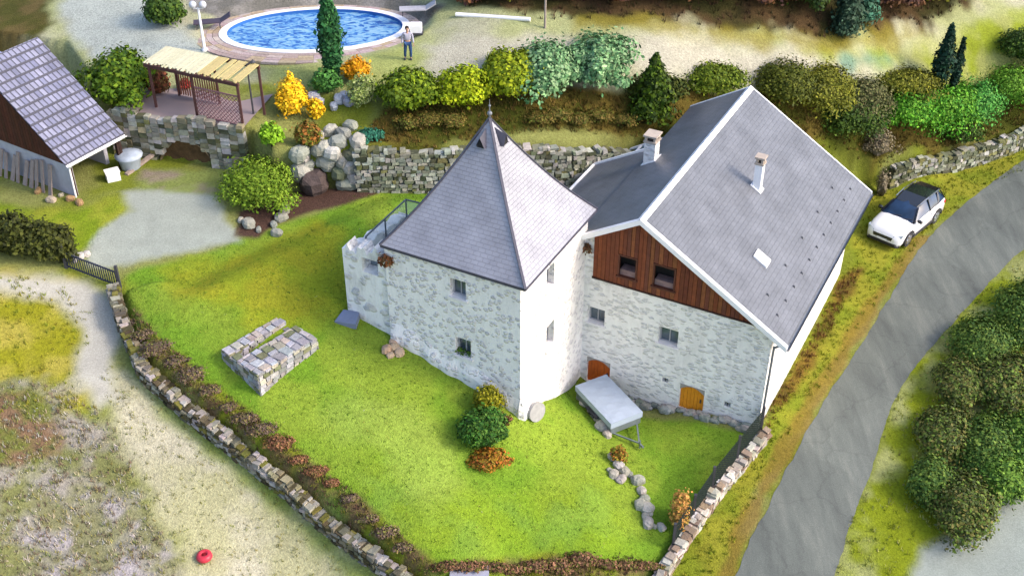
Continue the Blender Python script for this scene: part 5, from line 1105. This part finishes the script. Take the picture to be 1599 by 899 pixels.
# ================================================================= FENCES
def post(pt, h, parent, w=.06): m_ = MB(); m_.beam((pt[0], pt[1], pt[2]-.2), (pt[0], pt[1], pt[2]+h), w); m_.build('post', mTrim, parent)
wf = empty('wire_fence', G(1110, 745), 0, 'dark wire mesh fence with thin posts standing on the low wall beside the verge', 'fence')
base_ = np.array(wf.location); fl = [np.array([*p, 0.]) for p in shift(L1[10:], 0.0)]; fl = [np.array([p[0], p[1], T(p[0], p[1])+.25]) for p in fl[1:]]
a, b = fl[0], fl[-1]; pts_f = []
for s0_, s1_ in zip(fl[:-1], fl[1:]):
    for k_ in (0, .5): pts_f.append(s0_+(s1_-s0_)*k_)
pts_f.append(fl[-1])
for p in pts_f: post(p-base_, 1.35, wf, .10)
m_ = MB()
for p, q in zip(pts_f[:-1], pts_f[1:]):
    for k_ in range(11): zz = np.array([0, 0, .08+k_*.11]); m_.beam(p+zz-base_, q+zz-base_, .026)
    nv = int(np.linalg.norm(q-p)/.13)
    for k_ in range(nv): pp = p+(q-p)*k_/nv-base_; m_.beam(pp, pp+np.array([0, 0, 1.2]), .026)
m_.build('wire_mesh', mat('green_wire', (.015,.025,.02), .6), wf)
g0 = G(104, 418); g1 = G(188, 450); ig = empty('iron_gate', (g0+g1)/2, 0, 'dark blue iron gate closing the gap at the top of the garden wall', 'gate'); cb = (g0+g1)/2
m_ = MB()
for k_ in np.linspace(0, 1, 24): p = g0+(g1-g0)*k_-cb; m_.beam(p+np.array([0, 0, .05]), p+np.array([0, 0, .85]), .035)
for zz in (.12, .8): m_.beam(g0-cb+np.array([0, 0, zz]), g1-cb+np.array([0, 0, zz]), .05)
m_.build('gate_bars', mat('gate_blue', D3(60,66,90), .6), ig)
for p in (g0, g1): post(p-cb, 1.15, ig, .12)

# pole, pipe and bits in the upper field
p = G(851, 44); m_ = MB(); m_.tube((0, 0, -.2), (0, 0, 3.0), .06, .05, 8); q = m_.build('wooden_pole', mat('pale_pole', D3(190,176,166), .8)); q.location = p; tag(q, 'pale wooden pole at the upper edge of the field', 'pole')
a, b = G(712, 27), G(828, 35); m_ = MB(); m_.tube((0, 0, .15), tuple(b-a+np.array([0, 0, .15])), .11, .11, 12); q = m_.build('white_pipe', mWhite); q.location = a; tag(q, 'long white pipe lying along the top of the field', 'pipe')
p = G(320, 872); o = empty('red_ball', p, 0, 'small round red object with darker centre lying in the dry grass at bottom left', 'ball'); m_ = MB(); m_.lathe([(.0, .0), (.24, .02), (.3, .12), (.27, .24), (.14, .3), (.1, .22), (0, .2)], n=20); m_.build('rim', mat('red_plastic', D3(240,70,90), .4, .05), o, True); m_ = MB(); m_.ball((0, 0, .24), (.09, .09, .03)); m_.build('centre', mat('dark_red', D3(150,10,20), .5), o)

# ================================================================= PLANTS
conifer(521, 128, -8, 44, [D3(44,104,56), D3(36,88,44), D3(66,128,66)], 'tall dark green cypress standing in front of the pool', n=7000)
conifer(1460, 148, 50, 34, [D3(22,60,46), D3(30,72,50)], 'taller of two slim dark cypresses above the road bend', lean=.03, n=3500)
conifer(1484, 152, 68, 18, [D3(22,60,46), D3(28,66,44)], 'thinner shorter cypress close to its taller twin', lean=.0, n=1800)
conifer(1320, 50, -60, 70, [D3(62,92,70), D3(84,116,88), D3(50,74,54)], 'blue green conifer at the woodland edge', n=3500, taper='cone')
conifer(1352, 30, -40, 50, [D3(90,150,120), D3(70,110,84)], 'paler blue green conifer behind the first at the woodland edge', n=2000, taper='cone')
bush((230,0,292,52), DK, 'dark green clipped round bush near the white lamp post', n=2200)
bush((160,88,246,206), [D3(86,120,20), D3(66,100,20), D3(112,140,30)], 'large green bush between the barn and the pergola', hmax=2.3, n=3600, size=.15, lobes=14)
bush((438,132,482,205), GLD, 'larger golden yellow bush left of the rock garden', n=1800, size=.11)
bush((482,160,508,196), GLD, 'low golden tuft at the right foot of the larger yellow bush', n=500, size=.1)
bush((538,102,580,140), [D3(240,170,14), D3(226,150,10), D3(250,190,40)], 'smaller golden yellow bush beside the tall cypress', n=1400, size=.11)
bush((545,130,592,178), [D3(172,190,110), D3(150,176,90), D3(190,204,140)], 'pale green low round bush below the smaller yellow bush', n=1400, size=.09)
bush((492,118,530,160), [D3(90,150,70), D3(70,124,60)], 'fresh green plant at the foot of the tall cypress', n=900)
bush((555,208,600,232), [D3(60,140,120), D3(50,112,96)], 'small blue green shrub at the top left of the retaining wall', n=900, size=.08)
bush((352,262,464,345), [D3(124,158,40), D3(104,140,34), D3(142,172,54)], 'large ball shaped light green bush in the yard', n=5200, size=.09, lobes=14)
bush((412,228,448,262), [D3(150,200,50), D3(130,180,40)], 'small lime green bush behind the ball shaped bush', n=900)
bush((462,196,500,236), [D3(150,130,60), D3(110,120,40), D3(170,110,50)], 'brownish shrub below the larger yellow bush', n=900)
bush((418,196,440,230), OLV, 'olive shrub beside the end of the terrace wall', n=500)
bush((592,130,690,200), [D3(104,132,22), D3(84,112,20), D3(134,158,26)], 'dark olive green shrub at the left end of the bank hedge', n=3000, lobes=14)
bush((610,128,640,165), YG, 'yellow green shoot at the top of the left bank hedge', n=500)
bush((680,126,770,190), [D3(160,182,12), D3(134,158,14), D3(186,200,30)], 'bright yellow green bush in the bank hedge left of the tower tip', n=3000, lobes=12)
bush((750,112,840,192), [D3(142,162,16), D3(110,134,18), D3(168,184,30)], 'yellow green bush in the bank hedge behind the tower tip', n=2800, lobes=12)
bush((808,92,900,190), TEAL, 'left half of the pale blue green spreading shrub on the bank', n=4200, lobes=18, size=.14)
bush((880,94,985,190), TEAL, 'right half of the pale blue green spreading shrub on the bank', n=4200, lobes=18, size=.14)
conifer(1018, 178, 90, 96, [D3(96,124,20), D3(70,100,20), D3(60,84,24)], 'olive green conifer right of the blue green shrub', n=5200, taper='cone')
bush((970,150,1075,200), [D3(60,76,24), D3(84,96,26)], 'dark low shrub below the olive green conifer', n=2200)
for i, (b_, c_x, lb) in enumerate((((1075,130,1150,180), GRN, 'green hedge bush behind the ridge end of the house'), ((1180,136,1250,210), [D3(104,112,28), D3(80,92,26)], 'olive hedge bush just right of the ridge end'), ((1235,142,1310,235), OLV, 'brownish olive bush on the bank behind the right roof slope'),
        ((1300,140,1365,240), [D3(104,112,66), D3(76,86,46), D3(122,120,80)], 'dark greyish bush on the bank between olive and bright green bushes'), ((1265,200,1350,262), DK, 'dark green bush close behind the right roof edge'), ((1355,136,1440,180), OLV, 'olive hedge bush below the twin cypresses'),
        ((1366,180,1432,255), BRT, 'bright green bush behind the white car'), ((1415,150,1500,250), BRT, 'large bright green bush below the twin cypresses'), ((1490,150,1545,222), [D3(90,170,70), D3(70,150,60), D3(120,190,90)], 'fresh green bush right of the large bright green one'),
        ((1535,140,1605,200), [D3(120,170,50), D3(96,150,40)], 'light green bush at the right frame edge above the stone wall'), ((1560,82,1625,130), DK, 'dark round bush at the right frame edge beyond the cypresses'), ((1470,205,1510,240), DK, 'dark green low shrub on top of the right stone wall'))):
    bush((b_[0]-10, b_[1], b_[2]+10, b_[3]), c_x, lb, n=int((b_[2]-b_[0])*60), lobes=26, size=.10, rough=.7, hmax=1.7)
bush((1338,240,1384,290), GRYB, 'leafless grey brown shrub at the back corner of the house', n=900, size=.07)
bush((1362,268,1384,318), GRYB, 'dry pale plant between the house corner and the white car', n=300, size=.07)
for i, (u, v) in enumerate(((640,206),(672,200),(706,204),(838,204),(868,198),(902,206),(936,202),(972,208))):
    bush((u-24, v-20, u+24, v+8), [D3(112,104,44), D3(96,108,36), D3(132,112,58)], 'low brown green ground plant', n=700, size=.07, rough=.9, hmax=.5, group='ground plants on the bank', name='ground_plant', cat='plant')
# dark woodland edge along the top: individual bushes
k_i = 0
for u, v0, v1, w_, cl in ((725,-30,16,70,BRN),(800,-30,20,80,OLV),(880,-34,24,90,BRN),(960,-34,30,90,BRN),(1040,-30,32,90,BRN),(1120,-30,38,90,DK),(1200,-24,44,80,BRN),(1260,-24,52,80,DK),(1392,-24,54,80,BRN),(1450,-30,38,90,OLV),(1500,-34,14,80,OLV)):
    lb = ('brown', 'olive', 'dark green')[[BRN, OLV, DK].index(cl)]
    bush((u-w_//2-6, v0, u+w_//2+6, v1), [tuple(np.array(c)*.8) for c in cl], '%s winter shrub of the woodland edge above the field' % lb, n=1500, size=.15, group='shrubs of the woodland edge', name='woodland_shrub')
# left hedge
for i in range(5):
    u = 4+i*24; bush((u-26, 348+i*5, u+26, 412+i*4), [D3(70,78,30), D3(54,60,26), D3(86,92,36)], 'dark clipped section of the hedge at the left edge above the path', n=1300, group='hedge sections left of the iron gate', name='hedge', cat='hedge')
# big dark shrub mass on the right
TH1 = [D3(70,100,38), D3(54,84,34), D3(92,114,44)]; TH2 = [D3(100,98,50), D3(76,92,40), D3(92,116,44), D3(62,74,40)]; TH3 = [D3(84,120,40), D3(64,98,36), D3(104,136,50)]
for b_, cl, lb in (((1544,430,1660,560), TH1, 'dark green tall bush at the right edge above the yellow flowers'), ((1516,540,1600,660), TH2, 'brownish green middle bush of the large thicket'), ((1424,600,1500,740), TH2, 'left bush of the large thicket facing the road'),
        ((1446,720,1530,858), TH2, 'lowest bush of the large thicket beside the gravel'), ((1546,630,1650,770), TH3, 'green bush of the thicket at the right frame edge'), ((1478,500,1560,590), TH1, 'dark upper bush of the large thicket'), ((1488,620,1570,760), TH1, 'dark bush in the heart of the large thicket'),
        ((1416,700,1470,800), TH1, 'small dark bush at the thicket corner nearest the road'), ((1516,700,1590,800), TH3, 'bright green bush of the thicket beside the gravel'), ((1456,560,1520,650), TH2, 'olive bush at the upper left of the large thicket')):
    bush(b_, [tuple(np.array(c_q)*1.45) for c_q in cl], lb, n=8200, size=.095, lobes=40, hmax=1.2, rough=.9)
bush((1566,584,1590,616), [D3(250,220,20), D3(240,200,20)], 'small bright yellow flowering plant in the thicket', n=300, size=.08, name='flowering_plant', cat='flowers')
# island bed in front of the tower
bush((738,614,782,660), [D3(140,140,20), D3(160,156,30), D3(120,124,24)], 'small golden green bush touching the tower front wall', n=1400, size=.08)
bush((716,656,794,724), [D3(62,116,40), D3(48,90,34), D3(90,130,50)], 'dark green bush in the middle of the island bed', n=2600, size=.09)
bush((736,706,796,744), [D3(170,130,40), D3(140,120,40), D3(190,110,50)], 'rusty brown low plant at the front of the island bed', n=1300, size=.08)
bush((770,652,800,676), BRN, 'small brown plant beside the stones of the island bed', n=400, size=.07)
bush((952,700,978,730), [D3(180,160,60), D3(200,120,60), D3(130,140,50)], 'small orange brown plant among the dividing stones', n=350, size=.07)
bush((1040,782,1074,850), [D3(220,160,90), D3(190,140,80), D3(170,150,70)], 'orange tan dry shrub at the corner of the low wall', n=900, size=.08)
bush((602,388,630,408), [D3(160,90,50), D3(110,90,50)], 'x', n=1) if False else None
# heather and dry plants along the inside of the left wall
hp_ = [(218,500),(236,528),(256,552),(284,572),(312,596),(340,614),(366,636),(392,654),(420,676),(448,700),(476,718),(504,738),(528,752),(556,778),(586,812),(612,836),(640,858)]
for i, (u, v) in enumerate(hp_):
    s = random.randint(12, 25); red = 9 <= i <= 12; u -= 9; v += 6+random.randint(-4, 4)
    bush((u-s, v-s*.55*random.uniform(.6, 1.3), u+s, v+s*.4), [D3(160,112,84), D3(142,100,82), D3(128,108,66)] if red else HTH, ('reddish heather cushion in the bed along the left garden wall' if red else 'brown purple heather cushion in the bed along the left garden wall'), n=620, size=.06, lobes=12, rough=.9, hmax=.55, group='heather cushions along the wall', name='heather', cat='heather')
for i, u in enumerate(range(700, 1030, 34)):
    v = 888-(8 if u > 900 else 0); bush((u-22-random.randint(0, 6), v+2-random.randint(2, 16), u+22+random.randint(0, 14), v+12), [D3(128,96,76), D3(150,110,90), D3(110,110,50)], 'brown dry shrub along the bottom edge of the lawn', n=500, size=.07, rough=.9, hmax=.6, group='dry shrubs at the lawn bottom', name='dry_shrub', cat='shrub')
ORD = 'first second third fourth fifth sixth seventh eighth ninth tenth eleventh twelfth thirteenth fourteenth fifteenth sixteenth seventeenth eighteenth nineteenth twentieth twenty-first twenty-second twenty-third twenty-fourth twenty-fifth twenty-sixth twenty-seventh twenty-eighth twenty-ninth thirtieth thirty-first thirty-second thirty-third'.split()
def relabel(group, key, fmt):
    L_ = sorted([o for o in COL.objects if o.get('group') == group], key=key)
    for i, o in enumerate(L_): o['label'] = fmt(o, ORD[i])
relabel('heather cushions along the wall', lambda o: -o.location.y, lambda o, n_: ('reddish' if 'reddish' in o['label'] else 'brown purple')+' heather cushion, %s down the garden wall from the iron gate' % n_)
relabel('stones dividing the lawn', lambda o: -o.location.y, lambda o, n_: 'pale stone, %s from the trailer in the row dividing the lawn' % n_)
relabel('hedge sections left of the iron gate', lambda o: o.location.x, lambda o, n_: 'dark clipped hedge section, %s from the left frame edge above the path' % n_)
relabel('dry shrubs at the lawn bottom', lambda o: o.location.x, lambda o, n_: 'brown dry shrub, %s from the left along the bottom of the lawn' % n_)
relabel('rocks of the rock garden', lambda o: o.location.x, lambda o, n_: 'grey rock, %s from the left in the tumbled rock garden' % n_)
relabel('rocks above the rock garden', lambda o: o.location.x, lambda o, n_: 'pale rounded rock, %s from the left above the rock garden' % n_)
relabel('ground plants on the bank', lambda o: o.location.x, lambda o, n_: 'low brown green plant, %s from the left above the retaining wall' % n_)
relabel('planks leaning on the barn', lambda o: -o.location.x, lambda o, n_: 'weathered grey board, %s from the downpipe, leaning on the barn wall' % n_)
relabel('shrubs of the woodland edge', lambda o: o.location.x, lambda o, n_: o['label'].split()[0]+' winter shrub, %s from the left in the woodland edge' % n_)
relabel('rocks round the ball bush', lambda o: o.location.x, lambda o, n_: 'rock, %s from the left at the foot of the ball shaped bush' % n_)
relabel('stones of the island bed', lambda o: o.location.x, lambda o, n_: 'small pale stone, %s from the left in the island bed' % n_)
relabel('white rocks below the cypress', lambda o: o.location.x, lambda o, n_: 'white rock, %s from the left below the tall cypress' % n_)
relabel('sandy stones at the tower foot', lambda o: o.location.x, lambda o, n_: 'sandy stone, %s from the left at the tower left corner' % n_)
relabel('white stones by the gate', lambda o: o.location.x, lambda o, n_: 'whitish stone, %s from the left beside the iron gate' % n_)
relabel('rocks at the barn foot', lambda o: o.location.x, lambda o, n_: 'small rock, %s from the left below the barn white wall' % n_)
# loose tufts
tf = MB()
def tuft(P, c, h, n_=7):
    for _ in range(n_):
        a = random.random()*6.28; r = random.random()*.12; p = np.array([P[0]+r*math.cos(a), P[1]+r*math.sin(a), P[2]-.02]); d = np.array([random.uniform(-.5, .5), random.uniform(-.5, .5), 1])*h*random.uniform(.6, 1.2); s = np.array([math.cos(a+1), math.sin(a+1), 0])*.02
        tf.face([p-s, p+s, p+d], c)
def scatter(zn, n_, cols, h):
    poly = ZONES[zn]; lo, hi = poly.min(0), poly.max(0); lo = np.maximum(lo, [-30, 25]); hi = np.minimum(hi, [32, 74]); pts = rng.random((n_*3, 2))*(hi-lo)+lo; pts = pts[sdf(pts, poly) < 0][:n_]
    z = terr(pts)
    for (x, y), zz in zip(pts, z): tuft((x, y, zz), jc(random.choice(cols), .25), h*random.uniform(.5, 1.4))
scatter('dry_meadow', 3500, [D3(206,196,166), D3(176,170,104), D3(150,130,110), D3(216,212,204), D3(160,170,110)], .17)
scatter('left_meadow', 500, [D3(176,170,60), D3(150,160,50)], .15)
scatter('track_low', 500, [D3(180,176,110), D3(160,166,90)], .1)
scatter('verge', 3500, [D3(150,160,30), D3(170,170,50), D3(130,150,30)], .14)
scatter('verge_brown', 700, [D3(150,110,60), D3(120,90,50)], .22)
scatter('right_grass', 1000, [D3(160,170,50), D3(190,190,110)], .16)
scatter('bank', 4500, [D3(120,100,44), D3(96,92,30), D3(150,120,60)], .22)
scatter('wood_edge', 1200, [D3(96,70,50), D3(80,72,40)], .3)
scatter('bed_left_wall', 3200, [D3(130,110,80), D3(150,150,60), D3(110,80,70)], .18)
scatter('lawn', 9000, [D3(130,170,44), D3(152,184,60), D3(108,150,36), D3(176,190,80), D3(96,136,40)], .055)
scatter('lawn', 500, [D3(150,110,60), D3(190,180,110), D3(214,214,190)], .03)
q = tf.build('rough_grass', mLeaf); tag(q, 'tufts of rough grass scattered over meadow, verges and bank', 'grass', kind='stuff')
# plants hanging on the walls
def wallplant(pw, r, cols, label, n=300):
    m_ = MB(); leaves(m_, (0, 0, 0), (r, r*.6, r), n, .07, cols, .5); q = m_.build('wall_plant', mLeaf); q.location = pw; tag(q, label, 'plant')
wallplant(W(-5.95, -.05, 5.75), .38, [D3(150,90,50), D3(110,84,46), D3(170,110,70)], 'rusty brown plant growing on the ruined wall top under the tower eaves')
wallplant(W(.1, 5.75, 4.75), .28, [D3(160,110,80), D3(120,90,60)], 'small brown creeper tuft under the house eaves beside the tower', 180)
